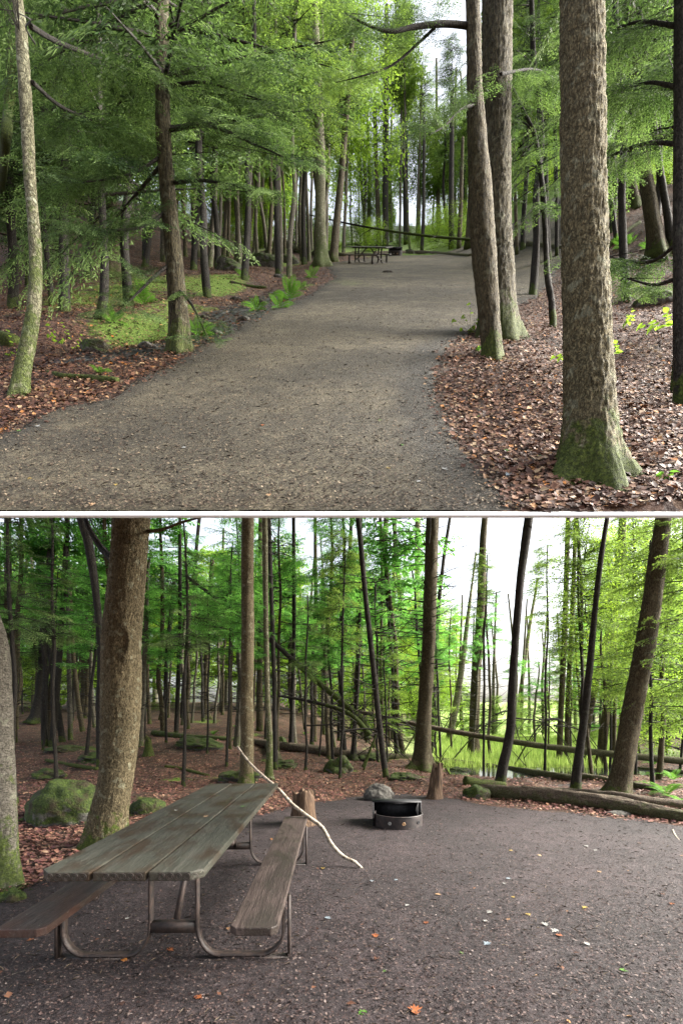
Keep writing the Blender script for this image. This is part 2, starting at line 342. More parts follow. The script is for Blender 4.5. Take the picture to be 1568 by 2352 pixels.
def tube_np(pts, rad, sides=8, rough=0, seed=0, cap=True, flare=None, step=None, bark_r=0, skew=0):
    if step: P, r = resample(pts, rad, step)
    else: P = np.array([tuple(p) for p in pts], float); r = np.array(rad, float) * np.ones(len(P))
    T = np.gradient(P, axis=0); T /= np.linalg.norm(T, axis=1)[:, None] + 1e-9
    ref = np.array([0, 1, 0]) if abs(T[:, 1]).mean() < .8 else np.array([0, 0, 1])
    A = np.cross(ref, T); A /= np.linalg.norm(A, axis=1)[:, None] + 1e-9; B = np.cross(T, A)
    th = np.linspace(0, 2 * np.pi, sides, endpoint=False)
    n = len(P); s = np.concatenate([[0], np.cumsum(np.linalg.norm(np.diff(P, axis=0), axis=1))])
    rr = np.repeat(r[:, None], sides, 1)
    if flare:
        amp, hgt, k, ph = flare
        e = np.exp(-s / hgt)[:, None]; lobes = np.abs(np.cos((th[None] * k + ph) / 2)) ** 2.2
        lobes = lobes * (.6 + .8 * vn(np.stack([np.cos(th) * 2 + 5, np.sin(th) * 2 + 5, th * 0 + seed], -1), seed)[None])
        rr = rr * (1 + amp * e * (.25 + lobes))
    cs = np.stack([np.repeat(np.cos(th)[None], n, 0), np.repeat(np.sin(th)[None], n, 0)], -1)
    if rough:
        q = np.stack([cs[..., 0] * 1.3, cs[..., 1] * 1.3, np.repeat((s / (3.0 * r.mean() + 1e-6))[:, None], sides, 1)], -1) + seed * 3.1
        rr = rr * (1 + rough * (fbm(q, seed) - .47) * 2)
    if bark_r:
        sc = r.mean()
        q = np.stack([cs[..., 0] * sc / .018, cs[..., 1] * sc / .018, np.repeat((s / .05)[:, None], sides, 1)], -1)
        rdg = np.abs(fbm(q, seed + 5, 3) - .44) * 5; rr = rr + bark_r * np.clip(rdg, 0, 1) - bark_r * .5
    V = P[:, None] + rr[..., None] * (cs[..., :1] * A[:, None] + cs[..., 1:] * B[:, None])
    if skew: V[..., 2] += skew * (V[..., 1] - P[:, None, 1]) * np.exp(-s / .16)[:, None]
    V = V.reshape(-1, 3); Q = grid_faces(n, sides, True)
    if cap:
        V = np.vstack([V, P[0], P[-1]]); i0 = len(V) - 2; m = (n - 1) * sides
        a = np.arange(0, sides, 2)
        Q = np.vstack([Q, np.stack([np.full(len(a), i0), (a + 2) % sides, a + 1, a], -1), np.stack([np.full(len(a), i0 + 1), m + a, m + a + 1, m + (a + 2) % sides], -1)])
    return V, Q

# ------------------------------------------------------------------ ground sheets
def blobs(lst, up): return [(at_[0], at_[1], rx, ry, am) for (X, Y, rx, ry, am) in lst for at_ in [flat_ray(X, Y, up)]]
MOSS_U = gz(blobs([(950, 566, 9, 14, .75), (1240, 572, 8, 12, .75), (1440, 545, 4, 10, .55), (400, 760, 1.2, .6, .7), (180, 690, 1.5, 2, .45), (370, 650, 1.5, 2, .5), (330, 735, .9, .6, .8), (500, 655, .7, 1.0, .8), (650, 700, .5, .9, .6), (420, 700, .9, .9, .5), (1500, 690, .6, .5, .6), (1215, 680, .4, .3, .5), (1350, 1120, .06, .05, 1.), (620, 600, 1.5, 2, .6), (530, 640, .6, .8, .5), (240, 640, 1, 1.2, .5), (700, 655, .5, .9, .5), (1050, 775, .25, .15, .4)], 1))
STREAM_U = gz(blobs([(560, 720, 1.0, 1.6, .9), (480, 770, .6, .5, .7), (620, 670, .8, 2, .7), (240, 800, 1.2, .7, .45), (330, 810, .5, .3, .5), (150, 830, .7, .3, .3), (720, 620, 1, 2, .4)], 1))
PMOSS_U = gz(blobs([(800, 652, .75, .9, .6), (770, 640, .5, .8, .3), (850, 660, .6, .5, .2)], 1))
MOSS_L = gz(blobs([(1300, 1690, 9, 14, .9), (1560, 1740, 3, 4, .6), (500, 1660, 4, 4, .35), (180, 1750, 1.2, .6, .7), (460, 1712, 1.6, 1.2, .65), (400, 1790, .5, .25, .6), (590, 1725, .6, .8, .6), (310, 1860, .5, .3, .7), (330, 1835, .3, .2, .6), (520, 1790, .7, .4, .6), (640, 1760, .8, .7, .7), (870, 1745, 1.2, 1, .6), (950, 1790, .5, .4, .8), (800, 1770, .5, .4, .7), (110, 1695, 1, .8, .7), (1060, 1750, 1, 1, .5), (20, 2060, .3, .2, 1.), (650, 1740, .5, .4, .4), (1450, 1780, 1, 1, .4), (750, 1700, 3, 4, .3)], 0))
STREAM_L = gz(blobs([(1400, 1815, .9, .5, .9), (1300, 1800, .7, .3, .6), (1520, 1840, .8, .3, .6)], 0))
# upper hillside ground
nr, nc = 460, 420
yy = np.geomspace(Y0, 46, nr)[:, None] * np.ones((1, nc)); uu = np.linspace(-1, 1, nc)[None] * np.ones((nr, 1))
xx = uu * (yy * .77 + 1.6)
zz = ground_z(xx, yy, 1)
zz[0] = CZ + (HL - 511.5) / F * Y0
def small(x, y, a): return (fbm(np.stack([x * 9, y * 9, x * 0], -1), 21, 3) - .45) * a
zz[1:] += (small(xx, yy, .05) * sst(poly_sd(PATH_U, xx, yy), .05, .4) - .035 * sst(-poly_sd(PATH_U, xx, yy), .12, .3))[1:]
o = link('ground', mesh_np('hillside_ground', np.stack([xx, yy, zz], -1), grid_faces(nr, nc), M['ground_u'], True, {'moss': MOSS_U(xx, yy), 'meadow': sst(yy, 24, 30) * np.exp(-((xx - yy * .2) / (yy * .3)) ** 2), 'stream': STREAM_U(xx, yy)})); o['kind'] = 'structure'
# unseen underside of the hillside, made pale to bounce light into the lower scene
tz = CZ + (HL - 515.2) / F * Y0
b = MB(); X0 = Y0 * .77 + 1.6; X1 = 46 * .77 + 1.6; ZT = CZ - UH + S * 46 - 4.5
b.add([(-X0, Y0 + .03, tz), (X0, Y0 + .03, tz), (X1, 46, ZT), (-X1, 46, ZT), (-X0, Y0 + .03, tz + .01), (X0, Y0 + .03, tz + .01), (X1, 46, ZT + 6), (-X1, 46, ZT + 6)],
      [[0, 3, 2, 1], [0, 4, 7, 3], [1, 2, 6, 5], [3, 7, 6, 2]])
o = link('hill', b.mesh('hill', M['underside_bounce'], False)); o['kind'] = 'structure'
kz = CZ + (HL - 510.9) / F * Y0
b = MB(); b.add([(-X0, Y0 - .07, tz - .036), (X0, Y0 - .07, tz - .036), (X0, Y0 + .006, kz), (-X0, Y0 + .006, kz), (-X0, Y0 + .03, tz - .001), (X0, Y0 + .03, tz - .001)], [[0, 1, 2, 3], [1, 0, 4, 5], [3, 2, 5, 4]])
o = link('divider_strip', b.mesh('divider_strip', M['white'], False)); o['kind'] = 'structure'  # white dividing strip added between the two scenes, face tilted to catch sky light
def sheet(name, poly, up, m, attrs, nr=520, nc=520, umax=.9, ymin=1.2, ymax=40, lift=.012, edge=.2, ed=.0):
    y = np.geomspace(ymin, ymax, nr)[:, None] * np.ones((1, nc)); u = np.linspace(-1, 1, nc)[None] * np.ones((nr, 1)); x = u * (y * umax + .6)
    sd_ = poly_sd(poly, x, y) + (fbm(np.stack([x * 3, y * 3, x * 0], -1), 31, 5) - .47) * edge * 2
    z = ground_z(x, y, up) + (lift * sst(y, Y0, Y0 + .2) + .001 if up else lift) + np.where(sd_ > -.06, -(sd_ + .06) * .35, 0)
    z = z + np.clip(-sd_ / .3, 0, 1) * (small(x, y, .012))
    Q = grid_faces(nr, nc); keep = (sd_.ravel()[Q] < .05).all(1); Q = Q[keep]
    used = np.unique(Q); mp = np.zeros(nr * nc, int); mp[used] = np.arange(len(used))
    V = np.stack([x, y, z], -1).reshape(-1, 3)[used]
    A = {k: np.asarray(v(x, y, sd_)).ravel()[used] for k, v in attrs.items()}
    o = link(name, mesh_np(name, V, mp[Q], m, True, A)); o['kind'] = 'structure'; return o
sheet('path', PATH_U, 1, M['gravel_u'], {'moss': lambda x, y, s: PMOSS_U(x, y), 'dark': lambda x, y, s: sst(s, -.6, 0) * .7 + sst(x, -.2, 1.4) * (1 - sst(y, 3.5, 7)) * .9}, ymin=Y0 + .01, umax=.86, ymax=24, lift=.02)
# lower ground: one polar sheet reaching the horizon
th = np.concatenate([np.linspace(-50, 50, 420), np.linspace(55, 305, 51)]); th = np.radians(th)
rr_ = np.concatenate([[.05], np.geomspace(1.2, 60, 420), np.geomspace(70, 900, 14)])
X_ = rr_[:, None] * np.sin(th)[None]; Y_ = rr_[:, None] * np.cos(th)[None]
Z_ = hlw(X_, Y_) + small(X_, Y_, .05) * sst(poly_sd(PATH_L, X_, Y_), .05, .4) * sst(Y_, 1, 2)
Z_ = np.where(rr_[:, None] > 60, Z_ * 0 + 4, Z_)
o = link('ground', mesh_np('lower_ground', np.stack([X_, Y_, Z_], -1), grid_faces(len(rr_), len(th), True), M['ground_l'], True, {'moss': MOSS_L(X_, Y_), 'meadow': np.exp(-((X_ - Y_ * .36) / (2.5 + Y_ * .16)) ** 2) * sst(Y_, 14, 19), 'stream': STREAM_L(X_, Y_)})); o['kind'] = 'structure'
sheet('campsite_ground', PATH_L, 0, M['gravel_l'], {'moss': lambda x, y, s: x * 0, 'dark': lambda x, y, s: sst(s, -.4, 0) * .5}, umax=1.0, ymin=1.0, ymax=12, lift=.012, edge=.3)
b = MB(); P = [at(*p, 0) for p in ((1010, 1722), (1568, 1795), (1568, 1660), (1120, 1640))]
b.add([(2.8, 11.4, -.09), (11, 11.0, -.09), (12, 14.6, -.09), (3.4, 15, -.09)], [[0, 1, 2, 3]])
o = link('water', b.mesh('water', M['water'], False)); o['kind'] = 'structure'
# ------------------------------------------------------------------ foliage templates (arrays of small leaf quads)
def blade(n, L, W):                    # n blades along +X with root at 0, a folded diamond each
    return np.array([[0, 0, 0], [.45 * L, W / 2, 0], [L, 0, -.04 * L], [.5 * L, -W / 2, 0]])
def rotz(a): c, s = np.cos(a), np.sin(a); z = np.zeros_like(c); o = z + 1; return np.stack([np.stack([c, -s, z], -1), np.stack([s, c, z], -1), np.stack([z, z, o], -1)], -2)
def roty(a): c, s = np.cos(a), np.sin(a); z = np.zeros_like(c); o = z + 1; return np.stack([np.stack([c, z, s], -1), np.stack([z, o, z], -1), np.stack([-s, z, c], -1)], -2)
def rotx(a): c, s = np.cos(a), np.sin(a); z = np.zeros_like(c); o = z + 1; return np.stack([np.stack([o, z, z], -1), np.stack([z, c, -s], -1), np.stack([z, s, c], -1)], -2)
def place(T, Rm, sc, tr):              # T (k,4,3) -> many copies
    Rm = np.asarray(Rm); sc = np.asarray(sc)[:, None, None, None]; tr = np.asarray(tr)[:, None, None, :]
    return (np.einsum('mij,kvj->mkvi', Rm, T) * sc + tr).reshape(-1, 4, 3)
def spray(r, ntw, nbl, L, bl, bw):     # flat fern-like hemlock spray along +X, length L
    t = np.repeat(np.linspace(.06, 1, ntw), 2); side = np.tile([1, -1], ntw); tl = L * .52 * (1 - t) ** .7 + L * .07
    ang = side * (R(52) + r.normal(0, .14, len(t))); out = []
    B = blade(1, 1, bw / bl)
    for i in range(len(t)):
        m = max(2, int(nbl * tl[i] / (.5 * L)) + 1); s = np.linspace(.1, 1, m) * tl[i]
        a = ang[i] + np.tile([.75, -.75], m)[:m] * 1.0 + r.normal(0, .2, m)
        Rm = rotz(a) @ rotx(r.normal(0, .55, m)) @ roty(r.normal(.12, .25, m))
        p = np.stack([t[i] * L + np.cos(ang[i]) * s, np.sin(ang[i]) * s, -.5 * s * s / L + 0 * s], -1)
        out.append(place(B[None], Rm, bl * r.uniform(.7, 1.2, m), p))
    o = np.concatenate(out); o[..., 2] -= .15 * o[..., 0] ** 2 / L
    return o
def branch_t(r, nsp, ntw, nbl, bl, bw, sl=.42):   # branch of unit length along +X, sprays both sides; returns quads and a tone per quad
    t = np.linspace(.12, 1, nsp); side = np.where(np.arange(nsp) % 2, 1, -1.) * r.uniform(.3, 1, nsp); out = []; val = []
    sps = [spray(r, ntw, nbl, sl, bl, bw) for _ in range(3)]
    for i in range(nsp):
        a = side[i] * R(55) if t[i] < .97 else 0
        Rm = rotz(np.array([a])) @ roty(np.array([r.normal(.08, .14)])) @ rotx(np.array([r.normal(0, .3)]))
        sp_ = sps[i % 3]; out.append(place(sp_, Rm, [(1 - .45 * t[i]) * r.uniform(.7, 1.25)], [[t[i], 0, r.normal(0, .02)]]))
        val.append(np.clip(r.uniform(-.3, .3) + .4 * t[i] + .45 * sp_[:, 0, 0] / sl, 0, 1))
    return np.concatenate(out), np.concatenate(val)
def leaf_branch(r, n, ll):             # broadleaf twig cluster of unit length
    L = np.array([[0, 0, 0], [.5, .3, .03], [1, 0, -.1], [.5, -.3, .03]]) * ll
    t = r.uniform(.1, 1, n); Rm = rotz(r.uniform(-3.1, 3.1, n)) @ roty(r.normal(.3, .4, n)) @ rotx(r.normal(0, .4, n))
    return place(L[None], Rm, r.uniform(.6, 1.2, n), np.stack([t, r.normal(0, .17, n) * (.3 + t), r.normal(0, .10, n)], -1)), np.clip(t * .7 + r.uniform(-.1, .3, n), 0, 1)
r1 = np.random.default_rng(3)
T_hi = [branch_t(r1, 12, 9, 4, .058, .017) for _ in range(3)]
T_mid = [branch_t(r1, 10, 7, 3, .085, .028) for _ in range(3)]
T_far = [branch_t(r1, 7, 5, 2, .15, .07) for _ in range(3)]
T_leaf = [leaf_branch(r1, 140, .048) for _ in range(3)]
T_leaff = [leaf_branch(r1, 190, .048) for _ in range(3)]
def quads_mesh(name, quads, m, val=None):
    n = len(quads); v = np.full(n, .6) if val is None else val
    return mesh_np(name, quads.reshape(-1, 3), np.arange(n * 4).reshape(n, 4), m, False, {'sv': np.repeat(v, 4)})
def branches_at(r, Ts, roots, az, pitch, ln, k_=0):   # foliage quads and their tones for branches
    out = []; val = []
    for k, (T, tv) in enumerate(Ts):
        s = np.arange(len(roots)) % len(Ts) == k
        if not s.any(): continue
        Rm = rotz(az[s]) @ roty(pitch[s]) @ rotx(r.normal(0, .35, s.sum()))
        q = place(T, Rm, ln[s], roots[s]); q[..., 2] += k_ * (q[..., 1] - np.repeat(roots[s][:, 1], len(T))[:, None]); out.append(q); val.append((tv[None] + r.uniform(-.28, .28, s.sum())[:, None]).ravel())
    return np.concatenate(out), np.clip(np.concatenate(val), 0, 1)
QD = {}
def crown(name, seed, Ts, H, Rad, n, z0=0, top=.25, m='hemlock', pitch=.12, wood=True, gap=.25, rmin=.0, k_=0):
    r = np.random.default_rng(seed); t = np.sort(r.uniform(0, 1, n)); z = z0 + t * (H - z0); az = r.uniform(0, 2 * np.pi, n)
    keep = vn(np.stack([np.cos(az) * 1.5 + seed, np.sin(az) * 1.5, z * .9], -1), seed) > gap; t, z, az = t[keep], z[keep], az[keep]
    ln = Rad * (1 - (1 - top) * t) * r.uniform(.6, 1.15, len(t)); pi = r.normal(pitch, .16, len(t))
    roots = np.stack([np.cos(az) * rmin, np.sin(az) * rmin, z], -1)
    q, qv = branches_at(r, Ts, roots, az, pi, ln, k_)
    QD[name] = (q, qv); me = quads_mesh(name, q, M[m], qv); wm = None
    if wood:
        b = MB()
        for i in range(len(t)):
            d = np.array([np.cos(az[i]) * np.cos(pi[i]), np.sin(az[i]) * np.cos(pi[i]), -np.sin(pi[i]) + k_ * np.sin(az[i]) * np.cos(pi[i])])
            b.tube([roots[i], roots[i] + d * ln[i] * .5 + [0, 0, .0], roots[i] + d * ln[i] - [0, 0, .05]], [.012 + .008 * ln[i], .008 + .004 * ln[i], .003], 4, False)
        wm = b.mesh(name + '_limbs', M['twig'])
    return me, wm
C = {}
C['hiA'] = crown('needles_dense', 11, T_hi, 7, 2.4, 58, .2, .5, 'hemlock', .02, gap=.42)
C['hiB'] = crown('needles_loose', 12, T_hi, 7, 2.2, 48, .2, .6, 'hemlock', .06, gap=.4)
C['midA'] = crown('needles_mid', 13, T_mid, 9, 2.8, 78, 0, .6, 'hemlock', .02, gap=.36)
C['midB'] = crown('needles_mid_light', 14, T_mid, 9, 2.6, 70, 0, .6, 'hemlock_light', .05, gap=.38)
C['midC'] = crown('needles_mid_fresh', 24, T_mid, 9, 2.8, 60, 0, .7, 'hemlock_fresh', .0, gap=.4)
C['farA'] = crown('needles_far', 15, T_far, 12, 3.4, 100, 0, .5, 'hemlock', .0, wood=False, gap=.35)
C['farB'] = crown('needles_far_light', 16, T_far, 12, 3.2, 100, 0, .5, 'hemlock_light', .0, wood=False, gap=.35)
C['farC'] = crown('needles_far_fresh', 26, T_far, 12, 3.2, 90, 0, .6, 'hemlock_fresh', .0, wood=False, gap=.35)
FQ = {}
C['leaf'] = crown('leaves', 17, T_leaf, 7, 2.4, 80, 0, .8, 'broadleaf', -.2, gap=.3)
C['leaff'] = crown('leaves_far', 18, T_leaff, 12, 3.8, 150, 0, .7, 'broadleaf', -.1, wood=False, gap=.25)
SL = .75                                # on the steep hillside the limbs reach downhill and droop with the slope
for v_ in range(3):
    C['UhiA%d' % v_] = crown('needles_slope_dense', 111 + v_, T_hi, 7, 2.4, 60, .2, .5, 'hemlock', .04, gap=.4, k_=SL)
    C['UhiB%d' % v_] = crown('needles_slope_loose', 121 + v_, T_hi, 7, 2.2, 50, .2, .6, 'hemlock', .08, gap=.42, k_=SL)
    C['UmidA%d' % v_] = crown('needles_slope_mid', 131 + v_, T_mid, 9, 2.8, 78, 0, .6, 'hemlock', .04, gap=.38, k_=SL)
    C['UmidB%d' % v_] = crown('needles_slope_light', 141 + v_, T_mid, 9, 2.6, 70, 0, .6, 'hemlock_light', .06, gap=.4, k_=SL)
def slope_crown(c, i, up, rz): 
    if up and 'U' + c + '0' in C: return 'U' + c + str(int(i) % 3), (rz * 7.3) % .9 - .45
    return c, rz
def bare(name, seed, H, Rad, n):       # dead twiggy limbs round a trunk axis
    r = np.random.default_rng(seed); b = MB()
    for i in range(n):
        z = r.uniform(0, H); a = r.uniform(0, 6.28); L = Rad * r.uniform(.35, 1.1); p = np.array([0, 0, z]); d = np.array([np.cos(a), np.sin(a), r.uniform(-.15, .3)])
        m_ = p + d * L * .5 + r.normal(0, .05, 3); e = p + d * L + [0, 0, r.uniform(-.12, .2)]
        b.tube([p, m_, e], [.014, .009, .003], 4, False)
        for k in range(r.integers(1, 5)):
            t = r.uniform(.3, .9); q = p + (e - p) * t; a2 = a + r.choice([-1, 1]) * r.uniform(.5, .9)
            b.tube([q, q + np.array([np.cos(a2), np.sin(a2), r.uniform(-.2, .3)]) * L * .35], [.006, .002], 3, False)
    return b.mesh(name, M['twig'])
B_ = {'a': bare('dead_limbs', 5, 5, 1.3, 46), 'b': bare('dead_limbs_short', 6, 5, .8, 40)}

def trunk_obj(parent, pts, wds, m, sides=14, step=.12, rough=.10, flare=None, bark_r=0, seed=0, hi=False, skew=0):
    base = parent.location
    V, Q = tube_np([(p - base) for p in pts], [w / 2 for w in wds], sides, rough, seed, True, flare, step, bark_r, skew)
    return link('trunk', mesh_np('trunk', V, Q, M[m], True), parent)
def trace(P, up, d=None):              # [(X, Y, width)] in photo units, base first -> points and widths at the base's distance
    b = at(P[0][0], P[0][1], up); d = d or b.y; pts = [b - Vector((0, 0, .05))]; ws = [P[0][2] * K * d / F]
    for X, Y, W in P[1:]: pts.append(pt(X, Y, d)); ws.append(W * K * d / F)
    dz = (pts[-1] - pts[-2]); 
    if up: pts.append(pts[-1] + dz.normalized() * 2.5); ws.append(ws[-1] * .75)
    else:
        lim = CZ - UH + S * d - .35; ext = min(2.5, max(.05, lim - pts[-1].z)); pts.append(pts[-1] + dz.normalized() * ext); ws.append(ws[-1] * .85)
    return pts, ws
def tree(P, up, m, label, group=None, crowns=(), bare_=None, kind='tree', name='tree', **kw):
    pts, ws = trace(P, up, kw.pop('d', None)); base = pts[0] + Vector((0, 0, .05))
    t = thing(name, label, kind, base, group)
    trunk_obj(t, pts, ws, m, seed=int(P[0][0]) % 97, skew=S if up else 0, **kw)
    for (c, h, sc, rz) in crowns:      # crown prototype, height of its lowest branch above the base, scale, turn
        c, rz = slope_crown(c, P[0][0], up, rz); me, wm = C[c]; o = link('crown', me, t); 
        # follow the trunk's lean: the crown sits at the trunk's point at that height
        z = base.z + h; q = pts[-1]
        for a, b_ in zip(pts, pts[1:]):
            if a.z <= z <= b_.z: q = a + (b_ - a) * ((z - a.z) / (b_.z - a.z)); break
        lean = (pts[-1] - q); top = Vector((lean.x, lean.y, max(lean.z, .5))).normalized() if lean.length > .6 else Vector((0, 0, 1))
        o.location = Vector((q.x, q.y, z)) - base; o.rotation_mode = 'QUATERNION'
        o.rotation_quaternion = Vector((0, 0, 1)).rotation_difference(top) @ Matrix.Rotation(rz, 3, 'Z').to_quaternion(); o.scale = (sc,) * 3
        if wm: l = link('limbs', wm, o)
    if bare_:
        for (k, h, sc, rz) in bare_:
            z = base.z + h; q = pts[-1]
            for a, b_ in zip(pts, pts[1:]):
                if a.z <= z <= b_.z: q = a + (b_ - a) * ((z - a.z) / (b_.z - a.z)); break
            o = link('dead_limbs', B_[k], t); o.location = Vector((q.x, q.y, z)) - base; o.rotation_euler.z = rz; o.scale = (sc,) * 3
    return t
def limb(parent, pts, rad, m='twig', foliage=None, seed=0, name='limb'):   # one traced limb with hanging sprays
    base = parent.location; P, r_ = resample([p - base for p in pts], rad, .06)
    b = MB(); b.tube(P, r_, 7, True, .12, seed); l = link(name, b.mesh('limb', M[m]), parent)
    if foliage:
        Ts, n, ln, m2, t0 = foliage; r = np.random.default_rng(seed + 50)
        i = (np.linspace(t0, 1, n) * (len(P) - 1)).astype(int); roots = P[i]; T = np.gradient(P, axis=0)[i]; a0 = np.arctan2(T[:, 1], T[:, 0])
        az = a0 + np.where(np.arange(n) % 2, 1, -1) * r.uniform(.3, 1.1, n)
        q, qv = branches_at(r, Ts, roots, az, r.normal(.12, .15, n), ln * r.uniform(.6, 1.2, n), SL)
        link('foliage', quads_mesh('foliage', q, M[m2], qv), l)
    return l

# ------------------------------------------------------------------ upper hillside: traced trees
def U(P, m, label, **k): return tree(P, 1, m, label, **k)
t = U([(1352, 1082, 128), (1352, 1000, 116), (1352, 930, 108), (1349, 830, 101), (1343, 600, 95), (1338, 300, 93), (1335, 0, 91)], 'bark_plate',
      'thick straight grey-brown trunk with scaly bark and mossy flared foot, nearest the upper viewpoint', sides=150, step=.02, rough=.05, flare=(.85, .11, 5, 1.1), bark_r=.012)
t = U([(1143, 769, 90), (1141, 700, 80), (1139, 600, 76), (1139, 480, 66), (1140, 300, 62), (1141, 0, 68)], 'bark_furrow',
      'thick furrowed trunk standing directly behind the slimmer trunk beside the gravel path', sides=90, step=.035, rough=.14, flare=(.5, .2, 5, .4), bark_r=.018)
big = t
t = U([(1133, 823, 46), (1124, 740, 46), (1113, 600, 54), (1103, 450, 54), (1096, 330, 44), (1089, 180, 34), (1085, 0, 32)], 'bark_brown',
      'slimmer brown trunk leaning left in front of the thick furrowed trunk beside the path', sides=60, step=.04, rough=.12, flare=(.35, .1, 4, 0), bark_r=.008)
d = t.location.y
limb(t, [pt(1082, 60, d), pt(1020, 55, d - .1), pt(950, 62, d - .2), pt(900, 72, d - .3), pt(850, 60, d - .4), pt(790, 30, d - .5)], [.03, .026, .022, .017, .012, .006], 'bark_dark', (T_hi, 26, .5, 'hemlock', .2), 3)
limb(t, [pt(1000, 62, d - .1), pt(960, 100, d), pt(900, 150, d), pt(830, 175, d - .1), pt(770, 190, d - .1)], [.016, .013, .01, .007, .003], 'bark_dark', (T_hi, 18, .45, 'hemlock_light', .2), 4)
limb(t, [pt(1105, 240, d), pt(1060, 250, d - .2), pt(1020, 290, d - .3), pt(985, 310, d - .4)], [.016, .012, .008, .004], 'bark_dark', (T_hi, 14, .5, 'hemlock', .1), 5)
limb(big, [pt(1150, 170, d + .4), pt(1230, 160, d + 1), pt(1290, 190, d + 1.4)], [.016, .011, .005], 'bark_dark', (T_hi, 14, .6, 'hemlock', .1), 8)
t = U([(1270, 752, 16), (1266, 690, 14), (1257, 640, 13), (1252, 540, 12), (1247, 450, 12), (1236, 360, 11), (1224, 300, 9), (1205, 262, 7)], 'bark_dark',
      'thin crooked black trunk in the leaf litter left of the thick scaly trunk', sides=12, step=.05, rough=.25, crowns=[('hiB', 1.6, .42, 1)])
d = t.location.y
limb(t, [pt(1247, 450, d), pt(1270, 420, d - .2), pt(1290, 400, d - .3)], [.012, .008, .004], 'bark_dark', (T_hi, 8, .4, 'hemlock', .2), 9)
limb(t, [pt(1222, 300, d), pt(1200, 280, d), pt(1175, 275, d + .1), pt(1150, 285, d + .2)], [.014, .01, .008, .004], 'bark_dark', (T_hi, 10, .4, 'hemlock', .1), 10)
limb(t, [pt(1240, 380, d), pt(1205, 385, d), pt(1180, 400, d + .1)], [.012, .008, .004], 'bark_dark', (T_hi, 10, .45, 'hemlock', .2), 19)
t = U([(42, 908, 40), (52, 850, 32), (70, 760, 30), (80, 690, 27), (82, 600, 26), (76, 500, 24), (68, 400, 24), (62, 280, 26), (55, 170, 26), (48, 60, 24), (40, 0, 22)], 'bark_mossy',
      'slender pale lichen-spotted trunk bent at the left edge of the upper path', sides=40, step=.04, rough=.1, flare=(.4, .12, 4, 2), bark_r=.004)
d = t.location.y
limb(t, [pt(70, 60, d), pt(130, 95, d + .5), pt(230, 135, d + 1.1), pt(320, 170, d + 1.5), pt(400, 195, d + 1.8), pt(520, 200, d + 2)], [.022, .02, .017, .013, .009, .004], 'bark_dark', (T_hi, 30, .75, 'hemlock', .25), 11)
limb(t, [pt(75, 190, d), pt(140, 245, d + .6), pt(220, 280, d + 1.2), pt(330, 320, d + 1.8)], [.018, .015, .01, .004], 'bark_dark', (T_hi, 22, .7, 'hemlock', .25), 12)
limb(t, [pt(80, 100, d), pt(60, 65, d - .6), pt(70, 45, d - .9), pt(40, 30, d - 1)], [.008, .006, .004, .003], 'twig', None, 13)
t = U([(-4, 520, 18), (8, 380, 18), (20, 250, 20), (30, 100, 20), (42, 0, 20)], 'bark_dark', 'dark trunk leaning in from the very left edge of the upper scene', d=7, sides=14, crowns=[('hiB', 1.4, .9, 2)])
t = U([(415, 805, 48), (412, 740, 42), (404, 640, 40), (396, 560, 38), (384, 440, 34), (375, 300, 32), (372, 150, 30), (371, 0, 30)], 'bark_furrow',
      'mid-sized hemlock trunk wrapped in hanging sprays at the left border of the upper path', sides=50, step=.05, rough=.15, flare=(.5, .2, 5, 1), bark_r=.01,
      crowns=[('hiA', 1.9, .95, 0), ('hiB', 3.6, .95, 2)])
d = t.location.y
for k, (P, n, ln) in enumerate([([(390, 480), (330, 520), (250, 530), (180, 525)], 16, .6), ([(395, 420), (470, 415), (550, 430), (600, 445)], 14, .5), ([(400, 600), (350, 640), (300, 690), (270, 720)], 12, .5),
                                ([(405, 660), (440, 700), (470, 760), (480, 785)], 10, .35), ([(385, 350), (300, 400), (190, 420)], 18, .8), ([(385, 300), (480, 290), (580, 330), (650, 360)], 20, .7), ([(375, 200), (470, 190), (600, 230)], 20, .8)]):
    limb(t, [pt(X, Y, d - .25 * i) for i, (X, Y) in enumerate(P)], np.linspace(.02, .005, len(P)), 'bark_dark', (T_hi, n, ln, 'hemlock', .1), 20 + k)
t = U([(229, 733, 22), (238, 690, 20), (240, 600, 18), (236, 500, 16), (230, 380, 15), (228, 200, 14)], 'bark_dark', 'small dark trunk with a curved foot in the mossy hollow left of the path', sides=16, flare=(.5, .12, 3, 2), crowns=[('hiA', 1.3, .8, 1)])
U([(262, 637, 34), (258, 590, 30), (255, 480, 28), (250, 200, 24)], 'bark_brown', 'stout dim trunk behind the curved-foot trunk in the left woods', sides=20, flare=(.5, .3, 4, 1), crowns=[('midA', 2.2, .7, 1)])
U([(121, 705, 14), (112, 620, 12), (100, 500, 11), (98, 300, 9)], 'bark_dark', 'thin dark trunk right behind the pale lichen-spotted trunk', sides=10, crowns=[('hiA', 1.0, .7, 3)])
U([(62, 655, 9), (62, 560, 9), (58, 400, 8)], 'bark_dark', 'very thin dark stem left of the pale lichen-spotted trunk', sides=8, crowns=[('hiB', .7, .6, 3)])
U([(738, 612, 34), (737, 560, 26), (735, 480, 23), (736, 380, 23), (732, 260, 20), (728, 150, 18)], 'bark_mossy',
  'pale flaky birch-like trunk at the far left corner of the path, moss on its foot', sides=24, step=.1, flare=(.6, .25, 4, 1), bare_=[('a', 4, .9, 1)], crowns=[('midB', 5.6, .5, 1)])
U([(765, 602, 20), (772, 520, 17), (784, 400, 15), (792, 300, 14), (800, 200, 13)], 'bark_brown', 'brown trunk leaning right just beside the pale flaky trunk', sides=16, step=.15, flare=(.4, .2, 4, 1), crowns=[('midA', 6, .5, 1)])
